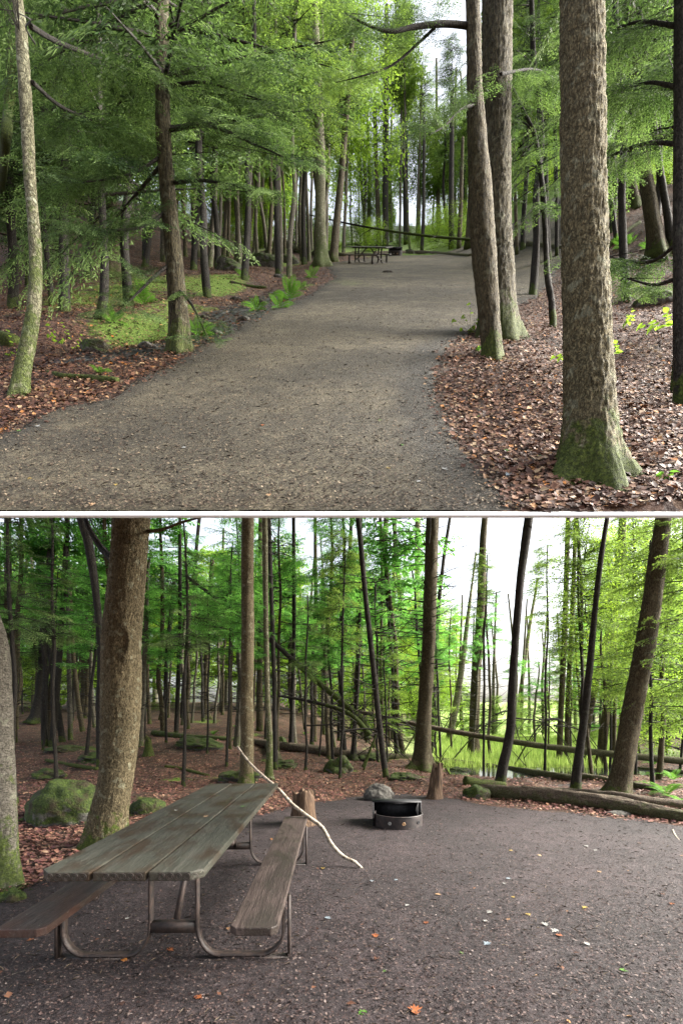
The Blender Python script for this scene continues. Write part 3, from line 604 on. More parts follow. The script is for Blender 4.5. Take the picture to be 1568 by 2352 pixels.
U([(885, 572, 15), (885, 450, 13), (886, 300, 12), (887, 100, 11)], 'bark_dark', 'straight dark pole-like trunk behind the picnic table, tallest against the white sky gap', sides=14, step=.3, bare_=[('a', 7, 1.2, 0)], crowns=[('midB', 11.5, .3, 0)])
U([(933, 562, 14), (931, 450, 12), (929, 230, 11)], 'bark_dark', 'straight dark trunk right of the tallest pole-like trunk', sides=12, step=.3, bare_=[('a', 6, 1.2, 2)], crowns=[('midB', 10, .55, 0)])
U([(968, 578, 9), (972, 500, 8), (973, 370, 7)], 'bark_dark', 'thin black stem with a bent foot by the far rim of the upper clearing', sides=10, step=.3, bare_=[('b', 5, 1, 2)])
U([(1036, 572, 14), (1036, 450, 12), (1037, 320, 11)], 'bark_dark', 'left one of two close straight trunks left of the thick furrowed pair', sides=12, step=.3, crowns=[('midA', 7.5, .45, 1)])
U([(1053, 572, 11), (1057, 500, 10), (1059, 430, 9)], 'bark_brown', 'right one of two close straight trunks left of the thick furrowed pair', sides=12, step=.3)
U([(1076, 572, 24), (1080, 520, 20), (1084, 440, 18)], 'bark_brown', 'trunk half hidden behind the left side of the thick furrowed pair', sides=12, step=.3)
U([(691, 577, 13), (691, 480, 10), (694, 300, 9)], 'bark_dark', 'dark trunk left of the pale flaky trunk, among mossy logs', sides=10, step=.3, crowns=[('midB', 5.0, .5, 1)])
U([(596, 557, 14), (615, 520, 12), (636, 470, 11), (650, 420, 9)], 'bark_dark', 'dark trunk leaning strongly right behind the mossy rocks', sides=10, step=.3, crowns=[('midB', 4.5, .4, 1)])
U([(843, 562, 8), (832, 450, 7), (818, 290, 6)], 'bark_dark', 'thin dark stem leaning left, above the left half of the upper table', sides=8, step=.3, bare_=[('a', 4, 1.2, 1)])
U([(871, 566, 12), (866, 440, 10), (860, 250, 9)], 'bark_brown', 'slim brown trunk just left of the tallest pole-like trunk', sides=10, step=.3, bare_=[('a', 5, 1.2, 1)])
U([(1187, 586, 9), (1184, 500, 8), (1182, 420, 8)], 'bark_brown', 'thin stem by the bright meadow right of the thick furrowed pair', sides=8, step=.3, crowns=[('midA', 4.5, .35, 1)])
U([(1278, 590, 9), (1278, 500, 9), (1276, 400, 9)], 'bark_dark', 'thin dark stem nearly hidden left of the thick scaly trunk', sides=8, step=.3)
U([(1510, 590, 40), (1500, 520, 32), (1484, 420, 27), (1466, 320, 25), (1455, 200, 24), (1448, 60, 22)], 'bark_brown', 'brown trunk leaning left on the bank right of the thick scaly trunk', sides=24, step=.1, flare=(.6, .2, 4, 1), crowns=[('hiA', 3.5, .9, 1)])
U([(1545, 580, 20), (1530, 480, 15), (1512, 370, 14), (1498, 260, 12)], 'bark_dark', 'dark slim trunk leaning left behind the leaning brown trunk', sides=12, step=.2, crowns=[('hiB', 3, .8, 1)])
t = U([(1564, 935, 30), (1562, 800, 28), (1560, 500, 26), (1562, 200, 26), (1562, 0, 26)], 'bark_dark', 'nearly black trunk at the right edge of the upper scene with moss at its foot', sides=20, step=.1, flare=(.3, .2, 4, 1), crowns=[('hiB', 3.2, .7, 1)])
d = t.location.y
for k, (P, n, ln) in enumerate([([(1555, 560), (1500, 600), (1440, 600), (1400, 590)], 14, .45), ([(1555, 330), (1480, 330), (1400, 360), (1380, 380)], 14, .5), ([(1555, 60), (1470, 50), (1400, 70)], 16, .6), ([(1555, 640), (1500, 655), (1440, 640)], 10, .35), ([(1555, 200), (1490, 190), (1410, 210)], 16, .6)]):
    limb(t, [pt(X, Y, d + .2 * i) for i, (X, Y) in enumerate(P)], np.linspace(.018, .005, len(P)), 'bark_dark', (T_hi, n, ln, 'hemlock', .1), 40 + k)
U([(1543, 905, 12), (1552, 800, 10), (1561, 700, 9)], 'bark_dark', 'thin dark stem leaning right against the near-black edge trunk', sides=8, step=.1)
U([(1416, 560, 10), (1405, 470, 9), (1398, 400, 8)], 'bark_dark', 'thin dark stem on the bright bank just right of the thick scaly trunk', sides=8, step=.3)
U([(1392, 560, 9), (1392, 480, 8), (1390, 400, 8)], 'bark_dark', 'second thin dark stem touching the thick scaly trunk on its right', sides=8, step=.3)

# young trees filling the hemlock thickets of the upper scene
MARKS = {1: [(70, 'the pale lichen-spotted trunk'), (400, 'the spray-wrapped hemlock trunk'), (600, 'the leaning dark trunk'), (737, 'the pale flaky trunk'), (845, 'the far upper table'), (932, 'the two pole-like trunks'), (1045, 'the two close straight trunks'), (1140, 'the thick furrowed trunk'), (1250, 'the crooked black trunk'), (1345, 'the thick scaly trunk'), (1480, 'the left-leaning brown trunk')],
 0: [(10, 'the grey peeling trunk'), (95, 'the broad mossy foot'), (190, 'the black trunk'), (290, 'the scarred trunk'), (410, 'the slim black trunk'), (475, 'the small mossy foot'), (567, 'the straight brown trunk'), (670, 'the log-end black trunk'), (740, 'the slim pale trunk'), (855, 'the left-leaning black trunk'), (985, 'the light brown trunk'), (1100, 'the splinter-footed trunk'), (1190, 'the bent black trunk'), (1305, 'the twin trunks'), (1370, 'the right-leaning dark trunk'), (1470, 'the big right-hand trunk')]}
def where(x, y, up):
    X = (x / y * F + CX) / K; m_ = min(MARKS[up], key=lambda q: abs(q[0] - X)); return ('left' if X < m_[0] else 'right') + ' of ' + m_[1]
def fill_tree(x, y, up, c, sc, h0, tr, m, label, group, rz, lean=0, bare_=False):
    z = float(ground_z(x, y, up)); t = thing('tree', ('nearer ' if y < 16 else 'middle ' if y < 20 else 'remote ' if y < 26 else 'distant ') + label + ', ' + where(x, y, up), 'tree', (x, y, z), group)
    H = h0 + 8 * sc
    if not up: H = min(H, S * y - z - .4)
    t_me = TR[m, int(rz * 10) % 4]; o = link('trunk', t_me, t); o.scale = (tr / .1, tr / .1, H / 10); o.rotation_euler.z = rz * 2
    c, rc = slope_crown(c, abs(x * 31), up, rz); me, wm = C[c]; o = link('crown', me, t, (0, 0, h0)); o.rotation_euler.z = rc; o.scale = (sc,) * 3
    t.rotation_euler = (0, lean, 0)
    if wm: link('limbs', wm, o)
    if not up and bare_ and h0 > 2: l = link('dead_limbs', B_['a'], t, (0, 0, 1.2)); l.rotation_euler.z = rz; l.scale = (.8, .8, (h0 + 1) / 5)
    return t
TR = {}
for m_ in ('bark_dark', 'bark_brown', 'bark_far'):
    for v_ in range(4):
        rv = np.random.default_rng(v_ + 60); w_ = np.cumsum(rv.normal(0, .07, 9)); w2 = np.cumsum(rv.normal(0, .07, 9))
        V, Q = tube_np([(0, 0, -.4)] + [(w_[k], w2[k], (k + 1) * 1.25) for k in range(8)], [.13, .1, .098, .094, .09, .084, .075, .06, .045], 12, .22, 4 + v_, True, (.7, .2, 4, v_), .2); TR[m_, v_] = mesh_np('trunk_' + m_, V, Q, M[m_], True)
r2 = np.random.default_rng(21)
# near hemlock thicket, left
for i, (X, d, c, sc, h0) in enumerate([(150, 8.0, 'hiA', .8, 1.6), (300, 9.0, 'hiB', .9, 1.8), (30, 9.0, 'hiA', .85, 1.6), (480, 10.5, 'hiA', .65, 3.4), (560, 13, 'midB', .6, 4.4), (400, 12, 'midA', .75, 3.2), (200, 13, 'midA', .85, 2.2), (60, 14, 'midA', .9, 1.8), (640, 15, 'midB', .55, 5.2), (330, 16, 'midB', .9, 3.2), (-60, 10, 'hiB', .9, 1.2), (500, 16, 'midB', .7, 5.0), (700, 19, 'midB', .45, 6.8)]):
    x = (X * K - CX) * d / F
    fill_tree(x, d, 1, c, sc, h0, .06 + .002 * d, 'bark_dark', 'young dark hemlock with drooping sprays', 'hemlocks of the left thicket', i * 1.3)
for i, (X, d, c, sc, h0) in enumerate([(1440, 9, 'hiB', .75, 2.6), (1500, 12, 'midA', .75, 3.0), (1560, 9, 'hiA', .75, 2.6), (1220, 10, 'hiB', .55, 3.3), (1260, 14, 'midB', .55, 4.4), (1400, 14, 'midA', .7, 3.9), (1200, 17, 'midB', .55, 5.2), (1480, 17, 'midA', .85, 3.5), (1140, 22, 'midB', .6, 6.5)]):
    x = (X * K - CX) * d / F
    fill_tree(x, d, 1, c, sc, h0, .05 + .002 * d, 'bark_dark', 'young hemlock in the shade', 'hemlocks of the right woods', i * 1.7)
def woods(n, x_of, dr, up, kinds, label, group, seed, h0r, scr, avoid=None):
    r = np.random.default_rng(seed)
    for i in range(n):
        X = x_of(r, i, n); d = r.uniform(*dr); x = (X * K - CX) * d / F
        c, m_, tr = kinds[r.integers(len(kinds))]
        fill_tree(x, d, up, c, r.uniform(*scr), r.uniform(*h0r), tr * r.uniform(.7, 1.3), m_, label, group, r.uniform(0, 6), r.normal(0, .03), i % 3 != 0)
def mass(n, x_of, dr, up, m, names, seed, h0r, scr, label):   # the far-off wood that reads as one mass
    r = np.random.default_rng(seed); out = []; vv = []; b = MB()
    for i in range(n):
        X = x_of(r, i, n); d = r.uniform(*dr); x = (X * K - CX) * d / F; z = float(ground_z(x, d, up)); h0 = r.uniform(*h0r)
        out.append(place(QD[names[i % 2]][0], rotz(np.array([r.uniform(0, 6)])), [r.uniform(*scr)], [[x, d, z + h0]])); vv.append(QD[names[i % 2]][1])
        b.tube([(x, d, z - .5), (x + r.normal(0, .2), d, z + 6), (x + r.normal(0, .5), d, z + 14)], [.2, .15, .08], 8, False)
    o = link('woodland', quads_mesh('woodland', np.concatenate(out), M[m], np.concatenate(vv))); o['kind'] = 'stuff'; o['label'] = label; o['category'] = 'woods'; link('trunks', b.mesh('trunks', M['bark_far']), o)['kind'] = 'stuff'
span = lambda a, b: (lambda r, i, n: a + (b - a) * (i + r.uniform(0, 1)) / n)
woods(15, span(-150, 760), (14, 23), 1, [('midA', 'bark_dark', .10), ('midB', 'bark_brown', .12), ('midB', 'bark_far', .1)], 'dark trunk in the woods behind the hollow', 'trees of the left woods', 5, (3.8, 5.5), (.55, .9))
woods(24, span(380, 760), (17, 27), 1, [('midB', 'bark_far', .09), ('farB', 'bark_brown', .09), ('farB', 'bark_far', .08)], 'thin straight trunk above the mossy rocks', 'thin trunks above the mossy rocks', 15, (6, 9), (.35, .6))
woods(14, span(-150, 800), (25, 36), 1, [('farA', 'bark_far', .14), ('farB', 'bark_brown', .13), ('leaff', 'bark_far', .12)], 'slender trunk far back in the left woods', 'far trees of the left woods', 6, (4, 7), (.7, 1))
woods(20, span(760, 1300), (30, 44), 1, [('farB', 'bark_far', .08), ('midB', 'bark_far', .08), ('midB', 'bark_dark', .08)], 'bright leafy tree beyond the meadow', 'bright trees beyond the meadow', 7, (2, 12), (.4, .6))
woods(9, span(1300, 1750), (15, 24), 1, [('midA', 'bark_dark', .12), ('midB', 'bark_brown', .14)], 'dark trunk on the shaded bank', 'trees of the right bank', 8, (3.6, 5.5), (.55, .9))
woods(12, span(1150, 1750), (25, 36), 1, [('farB', 'bark_far', .15), ('leaff', 'bark_far', .12), ('farB', 'bark_dark', .12)], 'tree far back behind the right bank', 'far trees of the right bank', 9, (3, 7), (.7, 1.0))
mass(26, lambda r, i, n: r.uniform(-250, 760) if i % 2 else r.uniform(1260, 1800), (36, 45), 1, 'broadleaf', ('leaves_far', 'needles_far_light'), 10, (.5, 4), (.8, 1.2), 'sunlit leafy woods closing the view of the upper scene')

mass(11, span(840, 1320), (37, 45), 1, 'hemlock_light', ('leaves_far', 'needles_far_light'), 44, (.0, 5), (.45, .8), 'lime green foliage glowing beyond the meadow of the upper scene')
# ------------------------------------------------------------------ lower campsite: traced trees
def Lw(P, m, label, **k): return tree(P, 0, m, label, **k)
t = Lw([(243, 1945, 100), (250, 1880, 84), (262, 1820, 74), (270, 1764, 74), (276, 1660, 84), (278, 1570, 87), (280, 1476, 85), (287, 1376, 80), (297, 1270, 77), (303, 1190, 79)], 'bark_tan',
       'thick tan trunk with a deep bark scar standing behind the picnic table', sides=130, step=.02, rough=.06, flare=(.45, .16, 4, 2.2), bark_r=.010)
knot_tree = t; d = t.location.y
limb(t, [pt(337, 1222, d), pt(372, 1218, d - .1), pt(420, 1200, d - .2), pt(470, 1186, d - .3), pt(520, 1160, d - .3)], [.022, .018, .014, .01, .006], 'bark_tan', None, 60)
limb(t, [pt(262, 1290, d + .1), pt(235, 1262, d + .3), pt(205, 1215, d + .4), pt(190, 1170, d + .5)], [.045, .04, .03, .025], 'bark_dark', None, 61)
t = Lw([(22, 2040, 60), (14, 1980, 52), (8, 1900, 54), (0, 1764, 58), (-6, 1640, 60), (-12, 1500, 56), (-30, 1420, 50), (-70, 1300, 46), (-100, 1200, 44)], 'bark_birch',
       'grey peeling birch-like trunk cut by the left edge with a bright mossy foot', sides=60, step=.04, rough=.08, flare=(.3, .15, 4, 1), bark_r=.006)
W2 = [
 ([(565, 1806, 34), (567, 1740, 31), (567, 1600, 29), (569, 1450, 29), (568, 1300, 29), (569, 1190, 27)], 'bark_tan', 'straight brown trunk right behind the far end of the picnic table', dict(sides=36, step=.06, flare=(.3, .15, 4, 1), bark_r=.006)),
 ([(617, 1790, 18), (619, 1700, 14), (614, 1600, 12), (611, 1450, 12), (609, 1300, 13), (608, 1190, 13)], 'bark_mossy', 'slim green-grey trunk touching the black one, right of the straight brown trunk', dict(sides=20, step=.1, flare=(.8, .12, 3, 1))),
 ([(632, 1770, 12), (630, 1600, 10), (624, 1400, 10), (617, 1190, 10)], 'bark_dark', 'black trunk touching the slim green-grey one', dict(sides=14, step=.15, bare_=[('b', 2, 1, 0)])),
 ([(668, 1727, 14), (670, 1650, 10), (675, 1450, 9), (674, 1190, 8)], 'bark_dark', 'straight black trunk standing at the left end of the brown rotten log', dict(sides=14, step=.15, flare=(.6, .15, 4, 1), bare_=[('a', 2, 1, 0)])),
 ([(887, 1787, 15), (880, 1740, 14), (868, 1640, 13), (858, 1540, 13), (840, 1380, 12), (829, 1260, 12), (822, 1190, 12)], 'bark_dark', 'black trunk leaning left, between the table and the fire ring, behind the rocks', dict(sides=16, step=.1, bare_=[('a', 2, 1, 3)])),
 ([(957, 1702, 13), (947, 1640, 12), (929, 1500, 11), (914, 1320, 10), (904, 1190, 10)], 'bark_dark', 'slim black trunk leaning left beside the large light brown trunk', dict(sides=14, step=.15, bare_=[('a', 2, 1, 1)])),
 ([(968, 1768, 52), (970, 1720, 38), (974, 1640, 33), (983, 1500, 30), (988, 1350, 30), (993, 1190, 30)], 'bark_brown', 'large light brown trunk with spreading mossy roots behind the fire ring', dict(sides=40, step=.07, flare=(1.1, .2, 5, 1), bark_r=.008, bare_=[('a', 2.3, 1.2, 1), ('a', 4, 1.2, 3)])),
 ([(991, 1732, 12), (998, 1600, 10), (1005, 1420, 9), (1018, 1290, 8), (1033, 1190, 7)], 'bark_dark', 'thin black trunk hugging the right side of the large light brown trunk', dict(sides=12, step=.15, bare_=[('a', 1.5, 1.1, 1), ('a', 3.5, 1.2, 4)])),
 ([(1088, 1740, 30), (1088, 1690, 24), (1093, 1550, 21), (1104, 1400, 20), (1108, 1260, 16), (1113, 1190, 14)], 'bark_brown', 'mid-sized trunk with a splintered foot against the white clearing', dict(sides=30, step=.1, flare=(.6, .2, 4, 1), bare_=[('a', 2, 1, 1), ('b', 4, 1.1, 1)])),
 ([(1146, 1810, 26), (1155, 1760, 23), (1171, 1680, 20), (1176, 1580, 18), (1185, 1450, 17), (1195, 1330, 18), (1210, 1220, 20), (1214, 1190, 20)], 'bark_dark', 'bent black trunk in front of the white clearing, foot behind the mossy log', dict(sides=24, step=.06, rough=.14)),
 ([(1284, 1757, 14), (1287, 1650, 12), (1294, 1500, 12), (1300, 1340, 11), (1304, 1190, 11)], 'bark_brown', 'left one of the twin slender trunks right of the clearing', dict(sides=14, step=.15, flare=(.5, .15, 4, 1), crowns=[('midB', 3.2, .35, 1)])),
 ([(1300, 1750, 11), (1304, 1600, 10), (1312, 1450, 10), (1318, 1300, 9), (1322, 1190, 9)], 'bark_brown', 'right one of the twin slender trunks right of the clearing', dict(sides=14, step=.15)),
 ([(1321, 1822, 24), (1326, 1760, 20), (1341, 1650, 17), (1354, 1530, 15), (1366, 1400, 12), (1380, 1280, 12), (1394, 1190, 10)], 'bark_dark', 'dark trunk leaning right, its foot behind the long mossy log', dict(sides=20, step=.08, flare=(.3, .15, 4, 1))),
 ([(1336, 1755, 16), (1353, 1640, 16), (1378, 1530, 14), (1400, 1430, 12), (1412, 1330, 10), (1430, 1190, 9)], 'bark_brown', 'brown trunk leaning right behind the dark one that leans the same way', dict(sides=16, step=.1)),
 ([(1378, 1768, 26), (1384, 1700, 19), (1396, 1600, 17), (1404, 1500, 15), (1420, 1350, 17), (1430, 1190, 16)], 'bark_brown', 'mossy-footed trunk between the leaning dark trunk and the big right-hand trunk', dict(sides=18, step=.1, flare=(.6, .15, 4, 1))),
 ([(1408, 1765, 12), (1410, 1680, 9), (1412, 1560, 8)], 'bark_brown', 'thin short-looking trunk just left of the big right-hand trunk', dict(sides=10, step=.1)),
 ([(1413, 1832, 56), (1425, 1790, 46), (1437, 1720, 44), (1458, 1600, 42), (1478, 1500, 42), (1497, 1380, 40), (1510, 1280, 36), (1523, 1190, 32)], 'bark_brown', 'big brown trunk leaning right near the right edge of the campsite, mossy at its foot', dict(sides=56, step=.05, flare=(.5, .16, 5, 1), bark_r=.008)),
 ([(86, 1662, 34), (92, 1600, 20), (99, 1500, 18), (102, 1380, 18), (88, 1270, 15), (66, 1190, 14)], 'bark_dark', 'dark trunk with a broad bright mossy foot in the left woods of the campsite', dict(sides=20, step=.1, flare=(.8, .3, 5, 1), crowns=[('midA', 3.3, .4, 0)])),
 ([(120, 1716, 14), (126, 1640, 13), (134, 1550, 13), (143, 1400, 11), (150, 1290, 11), (155, 1190, 10)], 'bark_dark', 'dark trunk leaning right, left of the thick scarred trunk', dict(sides=14, step=.1, flare=(.5, .15, 4, 1))),
 ([(144, 1705, 14), (128, 1600, 13), (116, 1500, 13), (104, 1380, 10)], 'bark_dark', 'dark trunk leaning left and crossing the right-leaning one', dict(sides=14, step=.1)),
 ([(229, 1764, 15), (228, 1640, 14), (231, 1500, 15), (222, 1380, 15), (205, 1260, 20), (188, 1190, 22)], 'bark_dark', 'black trunk immediately left of the thick scarred trunk', dict(sides=18, step=.08)),
 ([(28, 1708, 22), (26, 1600, 18), (20, 1450, 16), (18, 1300, 15), (18, 1190, 14)], 'bark_brown', 'brown trunk next to the grey peeling trunk at the left edge', dict(sides=16, step=.1, crowns=[('midA', 3.1, .35, 0)])),
 ([(162, 1702, 11), (160, 1600, 10), (157, 1450, 9), (155, 1300, 9)], 'bark_birch', 'thin pale spotted stem in the left woods of the campsite', dict(sides=12, step=.1)),
 ([(190, 1682, 12), (178, 1600, 10), (168, 1500, 9), (160, 1350, 8)], 'bark_brown', 'thin brown trunk leaning left behind the thin pale spotted stem', dict(sides=12, step=.1)),
 ([(196, 1646, 22), (195, 1550, 18), (190, 1400, 16), (188, 1250, 15)], 'bark_brown', 'straight thicker trunk further back, left of the black trunk by the scarred one', dict(sides=16, step=.15, crowns=[('midA', 4.2, .5, 0)])),
 ([(404, 1692, 11), (408, 1600, 10), (413, 1450, 9), (413, 1190, 7)], 'bark_dark', 'slim black trunk right of the scarred trunk, foot at the end of the pale log', dict(sides=12, step=.1, bare_=[('a', 2, 1, 0)])),
 ([(420, 1650, 13), (424, 1560, 11), (440, 1400, 9), (452, 1250, 8), (458, 1190, 8)], 'bark_dark', 'dark trunk leaning right behind the slim black trunk', dict(sides=12, step=.15, bare_=[('a', 3, 1, 2)])),
 ([(369, 1655, 12), (380, 1600, 10), (383, 1500, 9), (393, 1400, 8)], 'bark_dark', 'wavy dark trunk between the scarred trunk and the slim black one', dict(sides=12, step=.15)),
 ([(325, 1657, 20), (326, 1560, 17), (330, 1450, 14), (332, 1300, 12)], 'bark_dark', 'dark trunk directly at the right side of the scarred trunk', dict(sides=12, step=.15)),
 ([(474, 1652, 16), (472, 1590, 12), (475, 1500, 12), (482, 1380, 11)], 'bark_brown', 'brown trunk with a small mossy foot midway back in the woods', dict(sides=14, step=.15, flare=(.9, .25, 4, 1), crowns=[('midA', 4.0, .4, 0)])),
 ([(596, 1680, 17), (596, 1560, 14), (597, 1400, 12), (598, 1250, 11)], 'bark_brown', 'brown trunk seen between the straight brown trunk and the green-grey one', dict(sides=14, step=.15)),
 ([(722, 1704, 11), (723, 1560, 10), (725, 1400, 9), (724, 1250, 8)], 'bark_brown', 'slim brown trunk behind the brown rotten log, left of the leaning dead tree', dict(sides=12, step=.15, bare_=[('b', 2, 1, 0)])),
 ([(745, 1690, 11), (742, 1560, 10), (741, 1400, 9)], 'bark_mossy', 'slim pale trunk next to the slim brown one behind the log', dict(sides=12, step=.15)),
 ([(779, 1703, 12), (781, 1600, 10), (790, 1480, 10), (800, 1330, 9), (807, 1190, 8)], 'bark_dark', 'dark trunk leaning right across the leaning dead tree', dict(sides=12, step=.15, bare_=[('a', 2, 1.2, 0)])),
 ([(811, 1748, 15), (814, 1680, 10), (822, 1560, 9), (826, 1400, 8), (827, 1290, 8)], 'bark_dark', 'thin black trunk rising from long mossy roots on the brown log', dict(sides=12, step=.1, flare=(1.4, .15, 5, 1), bare_=[('b', 2, 1.2, 0)])),
 ([(872, 1695, 18), (874, 1560, 15), (878, 1400, 14), (884, 1250, 13)], 'bark_far', 'pale straight trunk far back between two leaning black trunks', dict(sides=14, step=.2)),
 ([(893, 1690, 11), (897, 1560, 10), (903, 1400, 9), (906, 1250, 9)], 'bark_brown', 'slim brown trunk beside the pale straight one far back', dict(sides=12, step=.2)),
 ([(960, 1690, 16), (956, 1560, 15), (958, 1400, 14), (959, 1190, 13)], 'bark_mossy', 'pale flecked trunk close behind the left side of the large light brown trunk', dict(sides=14, step=.2)),
 ([(1030, 1702, 16), (1047, 1620, 16), (1062, 1520, 13), (1074, 1420, 9), (1084, 1340, 5)], 'bark_mossy', 'leaning pale trunk left of the mid-sized trunk in the clearing', dict(sides=12, step=.2)),
 ([(1186, 1690, 8), (1193, 1610, 9), (1205, 1520, 9), (1216, 1440, 8), (1226, 1380, 6)], 'bark_mossy', 'thin yellowish leaning trunk right behind the bent black trunk', dict(sides=12, step=.2)),
 ([(357, 1612, 12), (357, 1540, 11), (356, 1450, 10)], 'bark_far', 'thin grey trunk far back, by the distant forest road', dict(sides=10, step=.3)),
]
for P, m_, lab, k in W2: Lw(P, m_, lab, **k)
# far woods of the campsite
woods(62, span(-200, 1000), (16, 34), 0, [('midC', 'bark_dark', .07), ('midC', 'bark_far', .09), ('farC', 'bark_brown', .09), ('midC', 'bark_brown', .08)], 'slender trunk in the back woods', 'trees behind the campsite', 31, (3.2, 6.5), (.35, .65))
woods(13, span(-200, 1020), (13, 20), 0, [('midC', 'bark_dark', .04)], 'young thin-stemmed hemlock behind the campsite', 'young hemlocks behind the campsite', 35, (2.4, 4.4), (.22, .4))
mass(80, span(-600, 1050), (34, 64), 0, 'broadleaf', ('leaves_far', 'needles_far_fresh'), 32, (.5, 5), (.7, 1.1), 'bright leafy woods closing the view behind the campsite')
woods(13, span(1330, 1800), (15, 30), 0, [('midC', 'bark_brown', .08), ('leaf', 'bark_brown', .08), ('midC', 'bark_far', .08)], 'light green tree beyond the stream', 'trees beyond the stream', 33, (1.0, 2.8), (.45, .8))
woods(7, span(1030, 1330), (18, 30), 0, [('midC', 'bark_brown', .05), ('midC', 'bark_far', .06)], 'slim light tree in the white clearing', 'slim trees in the clearing', 36, (2.5, 6), (.22, .4))
mass(12, span(1040, 1330), (44, 62), 0, 'hemlock_light', ('needles_far_light', 'leaves_far'), 46, (-.5, .3), (.28, .45), 'pale low foliage along the far side of the clearing')
woods(11, span(1320, 1700), (11, 22), 0, [('leaf', 'bark_brown', .05), ('leaf', 'bark_far', .05)], 'bright broad-leaved tree by the stream', 'broad-leaved trees by the stream', 37, (.8, 4.5), (.3, .6))
mass(14, span(1340, 1850), (28, 50), 0, 'broadleaf', ('leaves_far', 'leaves_far'), 45, (0, 7), (.6, 1), 'bright green foliage beyond the stream at the right of the campsite')
# ------------------------------------------------------------------ builders for rocks, logs, plants, leaves
def rock_mesh(name, sx, sy, sz, m, seed, n=40, amp=.35, fr=1.6, sub=.35):
    a = np.linspace(0, np.pi, n)[:, None]; b_ = np.linspace(0, 2 * np.pi, n * 2, endpoint=False)[None]
    p = np.stack([np.sin(a) * np.cos(b_), np.sin(a) * np.sin(b_), np.cos(a) * np.ones_like(b_)], -1)
    r = 1 + amp * (fbm(p * fr + seed * 7.7 + 20, seed, 4) - .47) * 2.0
    q = p * r[..., None] * [sx, sy, sz]; q[..., 2] += sz * (1 - sub) - sz * .25
    return mesh_np(name, q, grid_faces(n, n * 2, True), M[m], True)
def rock(name, label, cat, X, Y, wD, hD, m, seed, up, dp=.8, group=None, amp=.35, **k):
    p = at(X, Y, up); wx = wD * K * p.y / F / 2; h = hD * K * p.y / F / 2
    return thing(name, label, cat, p + Vector((0, wx * dp * .6, 0)), group, rock_mesh(name, wx, wx * dp, h * 1.15, m, seed, amp=amp, **k))
def log(label, pts, wds, up, m, seed=0, sides=28, name='fallen_log', cat='log', group=None, lift=.35, rough=.16, on_ground=True, twigs=0, bark_r=.004, step=.06):
    P = []; r = []
    for (X, Y), w_ in zip(pts, wds):
        g = at(X, Y, up); rad = w_ * K * g.y / F / 2; P.append(g + Vector((0, rad * .5, rad * lift * 2))); r.append(rad)
    return log3(label, P, r, m, seed, sides, name, cat, group, rough, twigs, bark_r, step)
def log3(label, P, r, m, seed=0, sides=20, name='fallen_log', cat='log', group=None, rough=.16, twigs=0, bark_r=.0, step=.08):
    base = sum(P, Vector()) / len(P)
    V, Q = tube_np([p - base for p in P], r, sides, rough, seed, True, None, step, bark_r)
    t = thing(name, label, cat, base, group, mesh_np(name, V, Q, M[m], True))
    if twigs:
        rr = np.random.default_rng(seed)
        for i in range(twigs):
            k = rr.uniform(.1, .95) * (len(P) - 1); j = int(k); q = P[j].lerp(P[j + 1], k - j) - base; L = rr.uniform(.4, 1.3); a = rr.uniform(-1.2, 1.2) + (0 if rr.uniform() < .5 else math.pi)
            dv = Vector((math.cos(a) * .5, math.sin(a) * .5, rr.uniform(-.8, 1.0))).normalized()
            b = MB(); b.tube([q, q + dv * L * .5, q + dv * L + Vector((0, 0, -.08))], [.016, .01, .003], 5, False); link('snag_branch', b.mesh('snag_branch', M['twig']), t)
    return t
def frond(r, L, wd, n=15):             # fern frond along +X arching
    out = []; B = blade(1, 1, .28)
    for i in range(n):
        t = (i + 1) / n; l = wd * math.sin(math.pi * min(1, t * .93 + .12)) * .9 + .01
        for s in (1, -1):
            m = max(3, int(l / .012)); k = np.linspace(.05, 1, m) * l; ang = s * R(68)
            p = np.stack([t * L + np.cos(ang) * k, np.sin(ang) * k, k * 0], -1)
            out.append(place(B[None], rotz(np.full(m, ang) + np.where(np.arange(m) % 2, 1.1, -1.1)) @ rotx(r.normal(0, .3, m)), (l * .32) * (1 - .6 * k / l), p))
            out.append(place(B[None], rotz(np.array([ang])), [l], [[t * L, 0, 0]]))
    o = np.concatenate(out); x = o[..., 0] / L; o[..., 2] += L * (.75 * x - .75 * x ** 2); return o
def fern_mesh(seed, n, L, wd):
    r = np.random.default_rng(seed); f_ = frond(r, 1, wd / L * 1.0, 14); out = []
    for i in range(n):
        out.append(place(f_, rotz(np.array([i * 6.28 / n + r.uniform(-.3, .3)])) @ roty(np.array([r.uniform(-.5, .05)])), [L * r.uniform(.7, 1.1)], [[0, 0, 0]]))
    return quads_mesh('fern', np.concatenate(out), M['fern'])
FERN = [fern_mesh(1, 7, .38, .08), fern_mesh(2, 9, .45, .1), fern_mesh(3, 5, .3, .07)]
